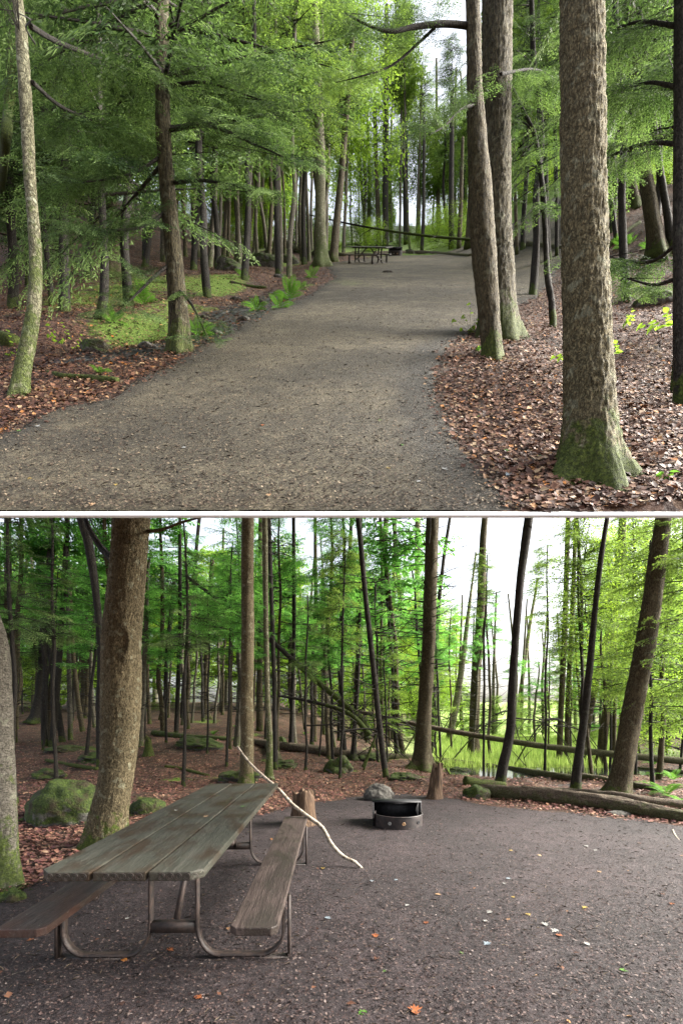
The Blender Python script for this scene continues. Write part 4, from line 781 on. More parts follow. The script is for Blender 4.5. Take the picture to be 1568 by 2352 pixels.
def leaf_plant(seed, n, H, ll, m='broadleaf', stem=True, spread=.25, nodes=3):
    r = np.random.default_rng(seed); b = MB(); q = []
    L = []
    S_ = 7
    xs = np.linspace(0, 1, S_); wv = np.sin(np.pi * xs ** .8) * .3
    for i in range(S_ - 1):
        for s in (1, -1):
            L.append([[xs[i], 0, 0], [xs[i + 1], 0, 0], [xs[i + 1], s * wv[i + 1], .05], [xs[i], s * wv[i], .05]])
    L = np.array(L); L[..., 2] -= .25 * L[..., 0] ** 2
    for i in range(n):
        a = r.uniform(0, 6.28); e = np.array([math.cos(a) * spread * r.uniform(.3, 1), math.sin(a) * spread * r.uniform(.3, 1), H * r.uniform(.6, 1)])
        b.tube([(0, 0, 0), e * [.4, .4, .6], e], [.004, .003, .002], 4, False)
        for k in range(nodes):
            q.append(place(L, rotz(np.array([a + (k - nodes // 2) * 1.1])) @ roty(np.array([r.normal(.15, .2)])), [ll * r.uniform(.7, 1.1)], [e * (1 - .15 * k)]))
    return quads_mesh('leaves', np.concatenate(q), M[m]), b.mesh('stems', M['twig'])
PLANT = [leaf_plant(1, 5, .35, .12), leaf_plant(2, 9, .5, .11, 'broadleaf', True, .4), leaf_plant(3, 2, .14, .07, 'fern', True, .06), leaf_plant(4, 16, .3, .07, 'fern', True, .35, 4)]
def plant(label, X, Y, up, k, sc, rz=0, group=None, loc=None, name='leafy_seedling', cat='plant', z=0):
    t = thing(name, label, cat, (loc or at(X, Y, up)) + Vector((0, 0, z)), group, rz=rz); a = link('stems', PLANT[k][1], t); b2 = link('leaves', PLANT[k][0], t); a.scale = b2.scale = (sc,) * 3; return t
def fern(label, X, Y, up, k, sc, rz=0, group=None, loc=None, tilt=0):
    t = thing('fern', label, 'fern', loc or at(X, Y, up), group, FERN[k], rz); t.scale = (sc,) * 3; t.rotation_euler.x = tilt; return t
def slope_frame(x, y, up, e=.06):      # unit axes lying on the ground
    g = lambda a, b_: np.array([a, b_, float(ground_z(a, b_, up))])
    u = g(x + e, y) - g(x - e, y); u /= np.linalg.norm(u); v = g(x, y + e) - g(x, y - e); v -= u * (u @ v); v /= np.linalg.norm(v); return u, v, np.cross(u, v)

# ------------------------------------------------------------------ picnic tables
def board(name, parent, x0, x1, y0, y1, z0, z1, ch, m, rings=0):   # ch: chamfer at each corner (x0y0, x1y0, x1y1, x0y1)
    cs = [(x0, y0, 1, 1), (x1, y0, -1, 1), (x1, y1, -1, -1), (x0, y1, 1, -1)]; out = []
    for i, (x, y, sx, sy) in enumerate(cs):
        c = ch[i]
        if c: a, b_ = (x, y + sy * c), (x + sx * c, y)
        if c: out += [a, b_] if i in (0, 2) else [b_, a]
        else: out.append((x, y))
    import bmesh
    bm = bmesh.new(); f0 = bm.faces.new([bm.verts.new((x, y, z0)) for x, y in out]); r = bmesh.ops.extrude_face_region(bm, geom=[f0])
    bmesh.ops.translate(bm, verts=[v for v in r['geom'] if isinstance(v, bmesh.types.BMVert)], vec=(0, 0, z1 - z0))
    bmesh.ops.recalc_face_normals(bm, faces=bm.faces); bmesh.ops.bevel(bm, geom=list(bm.edges), offset=.006, segments=2, affect='EDGES', profile=.6)
    me = bpy.data.meshes.new(name); bm.to_mesh(me); bm.free(); me.materials.append(M[m]); o = link(name, me, parent)
    if rings:                          # round end-grain marks along the near end
        b = MB(); ux = (x1 - x0 - .05) / rings
        for k in range(rings):
            c = np.array([x0 + .04 + ux * (k + .5), y0 - .001, (z0 + z1) / 2]); t = np.linspace(0, 2 * np.pi, 15)[:-1]
            for rad in (.016, .009):
                ring = [c + np.array([math.cos(a) * rad, 0, math.sin(a) * rad]) for a in t]; ring.append(ring[0]); b.tube(ring, [.0013] * 15, 4, False)
        link('end_grain_rings', b.mesh('end_grain_rings', M['rust']), o)
    return o
def bar(b, a, c, w_, h_, up=(0, 0, 1)):   # rectangular steel section between two points
    a, c = Vector(a), Vector(c); t = (c - a).normalized(); s = t.cross(Vector(up)); s = s.normalized() if s.length > 1e-3 else Vector((1, 0, 0)); n = s.cross(t)
    vs_ = [p + s * i * w_ / 2 + n * j * h_ / 2 for p in (a, c) for i, j in ((-1, -1), (1, -1), (1, 1), (-1, 1))]
    b.add([tuple(v) for v in vs_], [[0, 1, 2, 3], [7, 6, 5, 4], [0, 4, 5, 1], [1, 5, 6, 2], [2, 6, 7, 3], [3, 7, 4, 0]])
def band(b, pts, w_, th):              # flat steel strap following a curve in the XZ plane, width along Y
    P = [np.array(p, float) for p in pts]; T = np.gradient(np.array(P), axis=0); T /= np.linalg.norm(T, axis=1)[:, None]; V = []
    for p, t in zip(P, T):
        n = np.array([-t[2], 0, t[0]]); y = np.array([0, 1, 0]); V += [p + y * w_ / 2 + n * th / 2, p - y * w_ / 2 + n * th / 2, p - y * w_ / 2 - n * th / 2, p + y * w_ / 2 - n * th / 2]
    Q = grid_faces(len(P), 4, True); Q = np.vstack([Q, [[0, 1, 2, 3]], [[len(V) - 1, len(V) - 2, len(V) - 3, len(V) - 4]]]); b.add(V, Q)
def picnic_table(label, group=None, L=2.9, topL=0, fy=(.72, 2.5), rings=True):
    t = thing('picnic_table', label, 'table', group=group)
    W = .236; g = .014; TH = .042; zt = .765
    for k in (-1, 0, 1):
        x0 = k * (W + g) - W / 2
        board('tabletop_board', t, x0, x0 + W, 0, L, zt - TH, zt, (.05 if k < 0 else 0, .05 if k > 0 else 0, 0, .02 if k < 0 else 0), 'board_green', 5 if rings else 0)
    for s in (-1, 1):
        xc = s * .57; o = board('seat', t, xc - W / 2, xc + W / 2, .18, L - .10, .43 - TH, .43, (.03, .03, .03, .03), 'board_red' if s < 0 else 'board_grey')
        o['label'] = 'reddish weathered seat board' if s < 0 else 'grey weathered seat board'
    for y in fy:
        b = MB()
        for s in (-1, 1):
            q = [(s * .135, zt - TH - .002)] + [(s * .14, z) for z in (.6, .45, .33, .22)]
            q += [(s * (.14 + .13 * (1 - math.cos(a))), .22 - .19 * math.sin(a)) for a in np.linspace(.15, R(90), 8)]
            q += [(s * x, .03) for x in (.35, .45, .52)]
            q += [(s * (.52 + .14 * math.sin(a)), .03 + .14 * (1 - math.cos(a))) for a in np.linspace(.15, R(90), 7)] + [(s * .66, z) for z in (.25, .386)]
            band(b, [(x, y, z) for x, z in q], .055, .014)
            bar(b, (s * .695, y, .0), (s * .695, y, .386), .016, .055, (0, 1, 0)); bar(b, (s * .30, y, .012), (s * .70, y, .012), .055, .02)
            bar(b, (s * .46, y, .375), (s * .70, y, .375), .05, .018)
        bar(b, (-.14, y, .2), (.14, y, .2), .05, .06); bar(b, (-.36, y, zt - TH - .016), (.36, y, zt - TH - .016), .05, .028)
        link('leg_frame', b.mesh('leg_frame', M['rust'], False), t)
        dy = .42 if y < L / 2 else -.42
        b = MB(); bar(b, (0, y + (.03 if dy > 0 else -.03), .2), (0, y + dy, zt - TH - .004), .04, .03, (1, 0, 0)); link('brace', b.mesh('brace', M['rust'], False), t)
    return t
tb = picnic_table('long weathered picnic table with green-grey top boards in the lower campsite')
tb.location = (-1.0, 2.07, 0); tb.rotation_euler.z = R(1.0)
TBM = tb.matrix_basis.copy()
# small far table of the upper scene: rests on the slope
p = at(845, 606, 1); u, v, n_ = slope_frame(p.x, p.y + .5, 1, .5)
t2 = picnic_table('small dark picnic table at the far end of the gravel clearing', L=1.85, fy=(.4, 1.4), rings=False)
MT2 = Matrix(((u[0], v[0], n_[0], p.x), (u[1], v[1], n_[1], p.y), (u[2], v[2], n_[2], p.z), (0, 0, 0, 1))) @ Matrix.Rotation(R(62), 4, 'Z') @ Matrix.Translation((0, -.9, 0)); t2.matrix_world = MT2 @ Matrix.Diagonal((1, 1, .62, 1))

# ------------------------------------------------------------------ fire rings
def fire_ring(label, rad=.33, h=.17):
    t = thing('fire_ring', label, 'fire ring'); b = MB(); th = np.linspace(R(-200), R(20), 46); holes = [R(-128), R(-98), R(-68)]
    n = 7; zs = [0, .06, .085, .11, .15, h]
    V = []; 
    for z in zs: V += [(math.cos(a) * rad, math.sin(a) * rad, z) for a in th]
    for z in zs[::-1]: V += [(math.cos(a) * (rad - .012), math.sin(a) * (rad - .012), z) for a in th]
    Q = grid_faces(len(zs) * 2, len(th)); b.add(V, Q)
    b.tube([(math.cos(a) * (rad - .004), math.sin(a) * (rad - .004), h) for a in th], [.012] * len(th), 6)
    link('ring_wall', b.mesh('ring_wall', M['ring_steel'], True), t)
    for a in (R(-150), R(-112), R(-80), R(-40)):
        b = MB(); c = np.array([math.cos(a) * (rad + .004), math.sin(a) * (rad + .004), .09]); tt = np.linspace(0, 2 * np.pi, 13); tan = np.array([-math.sin(a), math.cos(a), 0])
        b.tube([c + tan * math.cos(k) * .019 + np.array([0, 0, math.sin(k) * .019]) for k in tt], [.005] * 13, 5, False)
        V = [c] + [c + tan * math.cos(k) * .018 + np.array([0, 0, math.sin(k) * .018]) for k in tt[:-1]]
        b.add(V, [[0, 1 + i, 1 + (i + 1) % 12, 1 + (i + 2) % 12] for i in range(0, 12, 2)]); link('rivet', b.mesh('rivet', M['leaf_pale'] if abs(a + R(112)) < .1 else (M['leaf_tan'] if abs(a + R(80)) < .1 else M['soot'])), t)
    b = MB()                           # tall back panel with a folded-over plate
    pass
    b.box((-rad - .01, .12, .15), (.007, .235, .143)); b.box((rad - .012, .22, .15), (.007, .12, .14)); b.box((0, .345, .15), (rad, .007, .143)); b.box((-.01, .235, .298), (rad + .015, .125, .005))
    link('back_panel', b.mesh('back_panel', M['soot'], False), t)
    return t
q = at(921, 1911, 0); fr = fire_ring('round steel campfire ring with a raised black back plate on the lower campsite'); fr.location = q + Vector((0, .33, 0)); fr.rotation_euler.z = R(-4)
p = at(908, 588, 1); f2 = fire_ring('small dark steel fire ring right behind the far upper table')
u, v, n_ = slope_frame(p.x, p.y, 1, .5)
f2.matrix_world = Matrix(((u[0], v[0], n_[0], p.x), (u[1], v[1], n_[1], p.y), (u[2], v[2], n_[2], p.z), (0, 0, 0, 1)))

# ------------------------------------------------------------------ lower campsite: logs, stumps, rocks, stick
log('pale birch log lying in the leaf litter behind the picnic table', [(350, 1690), (430, 1698), (520, 1703), (640, 1712)], [13, 12, 11, 9], 0, 'bark_birch', 3, rough=.08)
log('brown rotten log lying across the back of the campsite', [(585, 1712), (700, 1730), (850, 1746), (1000, 1760), (1130, 1774), (1290, 1792), (1330, 1796)], [15, 22, 22, 22, 20, 16, 10], 0, 'log_rotten', 4, rough=.2)
log('short broken grey log end pointing at the camera beside the brown rotten log', [(618, 1722), (642, 1762)], [22, 20], 0, 'log_rotten', 6)
log('long decayed log with green moss along its top at the right rim of the campsite', [(1108, 1832), (1330, 1852), (1600, 1896)], [32, 40, 28], 0, 'log_rotten', 7, rough=.34, sides=44, bark_r=.01, step=.04)
log('grey log lying behind the long mossy decayed log at the right edge', [(1250, 1822), (1400, 1842), (1590, 1866)], [14, 26, 26], 0, 'log_rotten', 8, rough=.2)
log('short mossy log section behind the mossy green boulder at the clearing', [(1068, 1806), (1160, 1818)], [24, 22], 0, 'log_mossy', 9)
log('dark log over the stream bed behind the big right-hand trunk', [(1320, 1790), (1420, 1806), (1520, 1822)], [18, 18, 14], 0, 'log_rotten', 10)
log('slim fallen log across the stream at the far right', [(1400, 1768), (1568, 1782), (1660, 1792)], [12, 12, 12], 0, 'log_rotten', 12)
d0 = 19.
log3('long dark fallen tree slanting down to the right across the clearing', [pt(784, 1626, 17), pt(860, 1644, 16.4), pt(1009, 1676, 15.6), pt(1159, 1702, 15), pt(1300, 1722, 14.4), pt(1568, 1750, 13.4), pt(1700, 1762, 13)], [.05, .07, .085, .09, .10, .105, .11], 'log_rotten', 13, name='fallen_tree', cat='fallen tree', twigs=26)
log3('thin bare dead tree leaning down to the right through the woods', [pt(430, 1326, 15.5), pt(600, 1455, 15.2), pt(720, 1560, 15), pt(830, 1655, 14.8), pt(845, 1700, 14.7)], [.05, .07, .09, .11, .12], 'bark_dark', 14, name='fallen_tree', cat='fallen tree', twigs=22)
log3('dead tree top slanting left into brushwood by the leaning dead tree', [pt(640, 1600, 14), pt(720, 1614, 13.8), pt(800, 1640, 13.5), pt(850, 1690, 13.4)], [.03, .05, .07, .09], 'bark_dark', 15, name='fallen_tree', cat='fallen tree', twigs=26)
rt = np.random.default_rng(91)
for i in range(16):
    X = rt.uniform(640, 1300); Y = rt.uniform(1640, 1690); d = rt.uniform(12, 17); L = rt.uniform(60, 200); s_ = rt.uniform(-.15, .5)
    g = at(X, 1745, 0); P = [pt(X, Y, d), pt(X + L * .5, Y + L * .5 * s_ - 6, d + .2), pt(X + L, Y + L * s_, d + .1)]; P = [Vector((v.x, v.y, max(v.z, float(hlw(v.x, v.y)) + .03))) for v in P]; P[0 if s_ < .1 else 2].z = float(hlw(P[0 if s_ < .1 else 2].x, P[0 if s_ < .1 else 2].y)) + .02
    log3('thin dead branch in the tangle behind the brown rotten log', P, [.03, .022, .008], 'bark_dark', 92 + i, 7, 'dead_branch', 'branch', 'dead branches tangled behind the rotten log', .15, 5)
for i in range(8):
    X = rt.uniform(560, 900); L = rt.uniform(40, 110); P = [at(X, rt.uniform(560, 600), 1), at(X + L * .5, rt.uniform(560, 590), 1), at(X + L, rt.uniform(560, 596), 1)]; P = [v + Vector((0, 0, .1 + .3 * (k != 1))) for k, v in enumerate(P)]
    log3('thin dead branch on the ground behind the far upper table', P, [.05, .04, .015], 'bark_dark', 120 + i, 7, 'dead_branch', 'branch', 'dead branches behind the far table', .15, 4)
log('dark mossy stick lying left of the scarred trunk', [(105, 1752), (160, 1762), (222, 1772)], [8, 9, 9], 0, 'log_mossy', 16, sides=12)
log('curved mossy stick lying between the scarred trunk and the straight brown trunk', [(378, 1765), (420, 1772), (480, 1786)], [7, 8, 6], 0, 'log_mossy', 17, sides=12)
def stump(name, label, X, Y, wD, hD, m, seed, up=0, lean=0, top=.8, jag=.25, sides=40):
    p = at(X, Y, up); r = wD * K * p.y / F / 2; h = hD * K * p.y / F; p = p + Vector((0, r, 0)); th = np.linspace(0, 2 * np.pi, sides, endpoint=False); V = []
    zs = np.linspace(-.1, 1, 14)
    for z in zs:
        rad = r * (1 + .25 * np.exp(-max(z, 0) * 6) + (top - 1) * max(z, 0)) * (1 + .22 * (fbm(np.stack([np.cos(th) * 2, np.sin(th) * 2, th * 0 + z * 1.5 + seed], -1), seed) - .47) * 2)
        hh = h * z * (1 + (jag * (fbm(np.stack([np.cos(th) * 3, np.sin(th) * 3, th * 0], -1), seed + 3) - .5) * 2 if z > .5 else 0))
        V.append(np.stack([np.cos(th) * rad + lean * z * h, np.sin(th) * rad, hh + th * 0], -1))
    V.append(V[-1] * [.82, .82, 1] + [lean * h * .18, 0, -.015]); V.append(V[-1] * [.3, .3, 1] + [lean * h * .7 * .82, 0, -.01])
    V = np.array(V); n = len(V); VV = np.vstack([V.reshape(-1, 3), V[-1].mean(0)]); Q = grid_faces(n, sides, True); a = np.arange(0, sides, 2); i0 = len(VV) - 1
    Q = np.vstack([Q, np.stack([np.full(len(a), i0), (n - 1) * sides + a, (n - 1) * sides + a + 1, (n - 1) * sides + (a + 2) % sides], -1)])
    return thing(name, label, 'stump', p, None, mesh_np(name, VV, Q, M[m], True))
stump('tree_stump', 'round brown stump standing behind the far end of the bench', 692, 1903, 60, 78, 'stump_wood', 3)
stump('tree_stump', 'jagged rotting stump leaning left behind the fire ring', 1000, 1840, 36, 74, 'stump_wood', 5, lean=.12, top=.62, jag=.35)
stump('tree_stump', 'small mossy stump in the leaf litter right of the scarred trunk', 336, 1740, 22, 40, 'log_mossy', 6, top=.5, jag=.6)
log3('long pale bare branch propped over the far end of the bench', [pt(545, 1716, 5.5), pt(572, 1752, 5.33), pt(603, 1783, 5.2), pt(640, 1815, 5.02), pt(672, 1850, 4.9), pt(705, 1876, 4.8), pt(740, 1903, 4.72), pt(762, 1942, 4.6), pt(790, 1970, 4.55), pt(815, 1982, 4.5), pt(833, 1999, 4.47)], [.010, .013, .017, .018, .02, .021, .02, .02, .019, .017, .013], 'stick', 18, 12, 'bare_branch', 'branch', rough=.18, step=.04)
rock('mossy_boulder', 'large boulder covered in green moss left of the scarred trunk', 'boulder', 133, 1895, 178, 118, 'rock_moss', 2, 0, .8, amp=.38)
rock('mossy_rock', 'mossy mound at the right foot of the scarred trunk', 'rock', 330, 1872, 80, 44, 'rock_moss', 3, 0, .8, amp=.25)
rock('rock', 'bare grey rock in the leaf litter just left of the fire ring stump', 'rock', 872, 1842, 64, 46, 'rock_bare', 14, 0, .7, amp=.5)
rock('mossy_rock', 'pointed mossy rock behind the bare grey rock', 'rock', 778, 1780, 62, 46, 'rock_moss', 5, 0, .7, amp=.5)
rock('mossy_rock', 'green mossy boulder at the left end of the long decayed log', 'rock', 1098, 1838, 62, 38, 'rock_moss', 6, 0, .7, amp=.4)
rock('mossy_rock', 'angular mossy rock on the brown rotten log near the slim black trunks', 'rock', 646, 1722, 26, 34, 'rock_moss', 7, 0, .7, amp=.5)
rock('flat_stone', 'flat tan stone beneath the long decayed log at the right', 'stone', 1425, 1876, 54, 14, 'rock_bare', 8, 0, .5)
for i, (X, Y, w_, h_, la) in enumerate([(220, 1752, 90, 22, 'low moss hump behind the big boulder'), (450, 1722, 110, 30, 'broad moss hump in front of the pale birch log'), (540, 1800, 90, 34, 'moss hump at the foot of the straight brown trunk'), (650, 1765, 60, 20, 'moss hump in front of the brown log near the slim trunks'), (930, 1795, 70, 20, 'moss hump among roots of the large light brown trunk'), (860, 1750, 60, 20, 'moss hump behind the log between two black trunks'), (1060, 1780, 50, 16, 'moss hump under the brown log by the splintered trunk'), (140, 1730, 80, 18, 'moss hump by the crossing thin trunks'), (100, 1790, 70, 24, 'moss hump left behind the boulder'), (20, 2075, 50, 30, 'moss hump at the left edge by the red bench')]):
    rock('moss_hump', la, 'moss', X, Y, w_, h_, 'rock_moss', 20 + i, 0, .9, 'moss humps of the campsite', amp=.7)
for P, ws, la, m_ in [([(-20, 2262), (40, 2243), (100, 2226), (152, 2214)], [6, 6, 5, 3], 'thin grey twig lying left of the table frame', 'stick'), ([(210, 2220), (240, 2212)], [4, 3], 'short pale twig near the left rail of the table frame', 'stick'), ([(1286, 2074), (1330, 2077)], [5, 4], 'short dark twig lying on the open ground right of the table', 'twig'), ([(1545, 1910), (1552, 1925), (1564, 1938)], [4, 4, 3], 'small pale twig at the right edge of the campsite', 'stick'), ([(1300, 2150), (1304, 2170)], [4, 3], 'tiny green twig beside white leaves right of centre', 'twig'), ([(80, 2275), (95, 2250)], [4, 3], 'small dark twig below the red bench', 'twig'), ([(1340, 2250), (1362, 2262), (1398, 2262)], [3, 3, 2], 'faint twig at the lower right', 'twig')]:
    log(la, P, ws, 0, m_, len(la), 8, 'twig', 'twig', rough=.1, step=.03)
fern('bright green fern growing on the big mossy boulder', 0, 0, 0, 2, 1.0, 1, loc=Vector((at(105, 1850, 0).x + .02, at(133, 1895, 0).y + .0, .40)), tilt=R(15))
fern('tiny fern at the left foot of the big mossy boulder', 42, 1890, 0, 2, .35)
for i, (X, Y, s) in enumerate([(565, 1800, .9), (1530, 1830, 1.4), (1568, 1850, 1.5), (1545, 1795, 1.6), (490, 1690, 1.0), (540, 1672, 1.2), (700, 1690, 1.1), (1500, 1760, 1.4)]):
    fern(['fern at the foot of the straight brown trunk', 'bright fern at the right edge above the mossy log', 'lowest bright fern at the right edge', 'upper bright fern at the right edge by the stream', 'small fern behind the pale birch log', 'fern right behind the birch log end', 'fern behind the brown log left part', 'fern by the stream right of the big trunk'][i], X, Y, 0, i % 3, s, i)
# slabs of leaf-bearing understory, right and middle of the campsite
for i, (X, d, h, sc, c) in enumerate([(1500, 9.5, 1.6, .45, 'midB'), (1590, 8.5, 1.4, .5, 'midB'), (1460, 13, 2.6, .6, 'midB'), (1340, 12, 3.4, .45, 'midB'), (1400, 15, 3.0, .5, 'leaf'), (1560, 14, .6, .6, 'leaf'), (1530, 18, .5, .8, 'leaf'), (1250, 14, 4.6, .3, 'midB'), (1110, 14, 5.0, .22, 'midB'), (560, 11.5, 2.9, .3, 'midC'), (520, 13, 3.2, .4, 'midC'), (700, 13, 2.6, .3, 'hiB'), (890, 15, 1.2, .35, 'midB'), (1000, 17, 1.0, .35, 'midB'), (130, 9, 3.0, .35, 'hiA'), (40, 8, 2.8, .35, 'hiB'), (420, 10, 2.9, .35, 'hiA'), (780, 12, 3.5, .35, 'midB')]):
    fill_tree((X * K - CX) * d / F, d, 0, c, sc, h, .035, 'bark_dark', 'young light green hemlock' if c != 'leaf' else 'bright leafy sapling beyond the stream', 'young trees around the campsite', i * 1.1)
# ------------------------------------------------------------------ upper scene: logs, rocks, plants
log('bright green mossy log lying at the left border of the path', [(72, 852), (130, 868), (190, 874), (268, 884)], [12, 15, 16, 22], 1, 'log_mossy', 21, rough=.25)
log('rotted log end jutting in at the left edge of the upper scene', [(-80, 760), (-20, 790), (28, 800)], [40, 46, 42], 1, 'log_mossy', 22)
log('fallen trunk lying behind the upper clearing, left part', [(600, 560), (700, 578), (790, 590)], [12, 12, 10], 1, 'log_rotten', 23)
log('fallen trunk lying along the far rim behind the upper table', [(860, 586), (960, 584), (1080, 590)], [10, 10, 8], 1, 'log_rotten', 24)
log('short thick log among mossy rocks left of the pale flaky trunk', [(645, 562), (682, 583)], [20, 18], 1, 'log_rotten', 25)
log('fallen trunk across the bright meadow right of the thick pair', [(1150, 560), (1230, 566), (1290, 572)], [14, 12, 10], 1, 'log_rotten', 26)
log3('long thin dead tree sloping right behind the upper table', [pt(700, 492, 24), pt(830, 520, 23), pt(960, 540, 22), pt(1090, 552, 22)], [.02, .035, .045, .05], 'bark_dark', 27, name='fallen_tree', cat='fallen tree', twigs=14)
log('mossy log climbing the bright bank right of the thick scaly trunk', [(1390, 575), (1440, 535), (1470, 515)], [14, 12, 10], 1, 'log_mossy', 28)
log('thin dark stick in the stream bed left of the path', [(528, 652), (570, 660), (612, 664)], [8, 8, 7], 1, 'bark_dark', 29, name='stick', cat='stick')
for i, (X, Y, w_, h_, m_, la) in enumerate([(212, 812, 84, 44, 'rock_moss', 'mossy boulder in the wet hollow left of the path'), (605, 612, 80, 46, 'rock_moss', 'large mossy rock behind the stream hollow'), (520, 622, 70, 40, 'rock_moss', 'mossy rock left of the large one behind the stream'), (660, 606, 50, 26, 'rock_moss', 'low mossy rock by the logs near the pale flaky trunk'), (335, 800, 50, 20, 'rock_bare', 'flat dark stone in the stream right of the mossy boulder'), (497, 770, 34, 14, 'rock_bare', 'small stone in the stream near the sprays of the wrapped trunk'), (560, 738, 34, 14, 'rock_bare', 'stone in the stream bed below the fern clump'), (600, 700, 30, 12, 'rock_moss', 'small mossy stone in the middle of the stream bed'), (540, 690, 30, 12, 'rock_bare', 'bare stone upstream left of the fern clump'), (470, 735, 28, 12, 'rock_moss', 'mossy stone just right of the wrapped trunk'), (640, 640, 26, 12, 'rock_bare', 'grey stone above the fern clump'), (1515, 700, 90, 46, 'rock_moss', 'mossy rock on the right bank of the upper scene'), (890, 628, 30, 8, 'rock_bare', 'flat pale stone lying on the gravel near the upper table'), (940, 584, 30, 14, 'rock_moss', 'mossy rock at the far rim right of the fire ring'), (1350, 1122, 34, 16, 'rock_moss', 'small moss clump in front of the thick scaly trunk')]):
    rock('rock' if m_ == 'rock_bare' else 'mossy_rock', la, 'rock', X, Y, w_, h_, m_, 40 + i, 1, .8, amp=.35)
LABF = ['bright fern clump, lowest one by the path edge', 'bright fern in the middle of the clump by the path', 'upper bright fern of the clump by the path', 'fern at the stream bed left of the fern clump', 'fern by the left rim of the stream hollow', 'pale fern behind the stream bed', 'fern near the pale flaky trunk foot', 'fern beside the wrapped hemlock trunk', 'small fern on the mossy green log', 'fern at the mossy hollow behind the boulder', 'fern in the bright bank on the far right', 'bright fern at the foot of the bank log', 'fern right of the bright bank log']
for i, (X, Y, s) in enumerate([(640, 712, .95), (665, 690, 1.1), (690, 668, 1.0), (590, 715, .9), (330, 700, 1.0), (560, 640, 1.2), (715, 640, 1.0), (455, 775, .8), (230, 862, .5), (260, 745, .9), (1430, 570, .9), (1450, 560, 1.0), (1490, 575, 1.0)]):
    fern(LABF[i], X, Y, 1, i % 3, s, i * .8)
plant('low leafy sprig at the left foot of the thick furrowed trunk', 1078, 772, 1, 1, .55); plant('round-leaved seedling at the foot of the slimmer leaning trunk', 1108, 815, 1, 2, 1.0)
plant('tall leafy seedling on the right bank beside the edge trunk', 1515, 800, 1, 0, .85); plant('leafy seedling behind the thick scaly trunk on its right', 1405, 850, 1, 0, .6); plant('three-leaved seedling at the lower right corner of the upper scene', 1535, 1120, 1, 2, .8)
plant('broad-leaved plant at the left edge behind the mossy log', 15, 835, 1, 1, .6); plant('fern-like sprig right behind the mossy log', 150, 810, 1, 1, .5, 2); plant('small leafy sprig left of the thick scaly trunk', 1298, 855, 1, 0, .5)
plant('leafy plants in the litter right of the thick scaly trunk', 1430, 760, 1, 0, .55, 2); plant('small green plant on the bank under the hanging sprays', 1460, 690, 1, 1, .5, 1)
# sapling branch hanging in at the top left corner
p = pt(45, 70, 2.9); t = thing('leafy_branch', 'broad-leaved green twig hanging in at the top left corner', 'branch', p)
me, wm = PLANT[1]; a = link('leaves', me, t); b2 = link('stems', wm, t); a.scale = b2.scale = (.62,) * 3
for o_ in (a, b2): o_.rotation_euler = (R(75), R(25), 0)
# understory of bright leaves beyond both scenes
def bush(x, y, up, sc, label, group, k='leaf', rz=0):
    t = thing('bush', label + ', ' + where(x, y, up), 'bush', (x, y, float(ground_z(x, y, up)) - .1), group, rz=rz); me, wm = C[k]; o_ = link('foliage', me, t); o_.scale = (sc, sc, sc * .8)
    if wm: link('limbs', wm, o_)
rb = np.random.default_rng(77)
for i in range(26):
    X = 720 + i * 24; d = rb.uniform(24, 40); bush((X * K - CX) * d / F, d, 1, rb.uniform(.25, .5), 'low bright bush in the upper meadow', 'meadow bushes', 'leaf', i)
for i in range(10):
    X = 1400 + i * 26; d = rb.uniform(16, 26); bush((X * K - CX) * d / F, d, 1, rb.uniform(.2, .4), 'low bright bush on the bank', 'bank bushes', 'leaf', i)
for i in range(9):
    X = 1330 + i * 30; d = rb.uniform(17, 30); bush((X * K - CX) * d / F, d, 0, rb.uniform(.12, .3), 'low bright bush by the water', 'waterside bushes', 'leaf', i)

for i in range(34):
    X = -250 + i * 40; d = rb.uniform(34, 56); bush((X * K - CX) * d / F, d, 0, rb.uniform(.35, .6), 'leafy bush at the far end of the back woods', 'bushes at the end of the back woods', 'leaf', i)
for i in range(26):
    X = -200 + i * 38; d = rb.uniform(27, 44); bush((X * K - CX) * d / F, d, 1, rb.uniform(.35, .6), 'dim leafy bush deep in the left woods', 'bushes deep in the left woods', 'leaf', i)
M['grass_sunlit_tint'] = leafy('grass_sunlit_tint', (.16, .25, .05), (.26, .38, .08), (.4, .52, .15), .4, .7, (.5, .65, .15))  # grass blades, with the sunlit paleness painted into their colours
rg = np.random.default_rng(5); n_g = 26000; gy = rg.uniform(15, 45, n_g); gx = gy * rg.uniform(.2, .62, n_g); gq = np.array([[0, 0, 0], [.03, 0, .5], [0, 0, 1.], [-.03, 0, .5]])
qs = place(gq[None], rotz(rg.uniform(0, 3.1, n_g)) @ rotx(rg.normal(0, .35, n_g)), rg.uniform(.2, .55, n_g), np.stack([gx, gy, hlw(gx, gy)], -1))
o = link('grass', quads_mesh('grass', qs, M['grass_sunlit_tint'], rg.uniform(.4, 1, n_g))); o['kind'] = 'stuff'; o['label'] = 'grass coloured pale as if sunlit in the clearing behind the campsite'; o['category'] = 'grass'
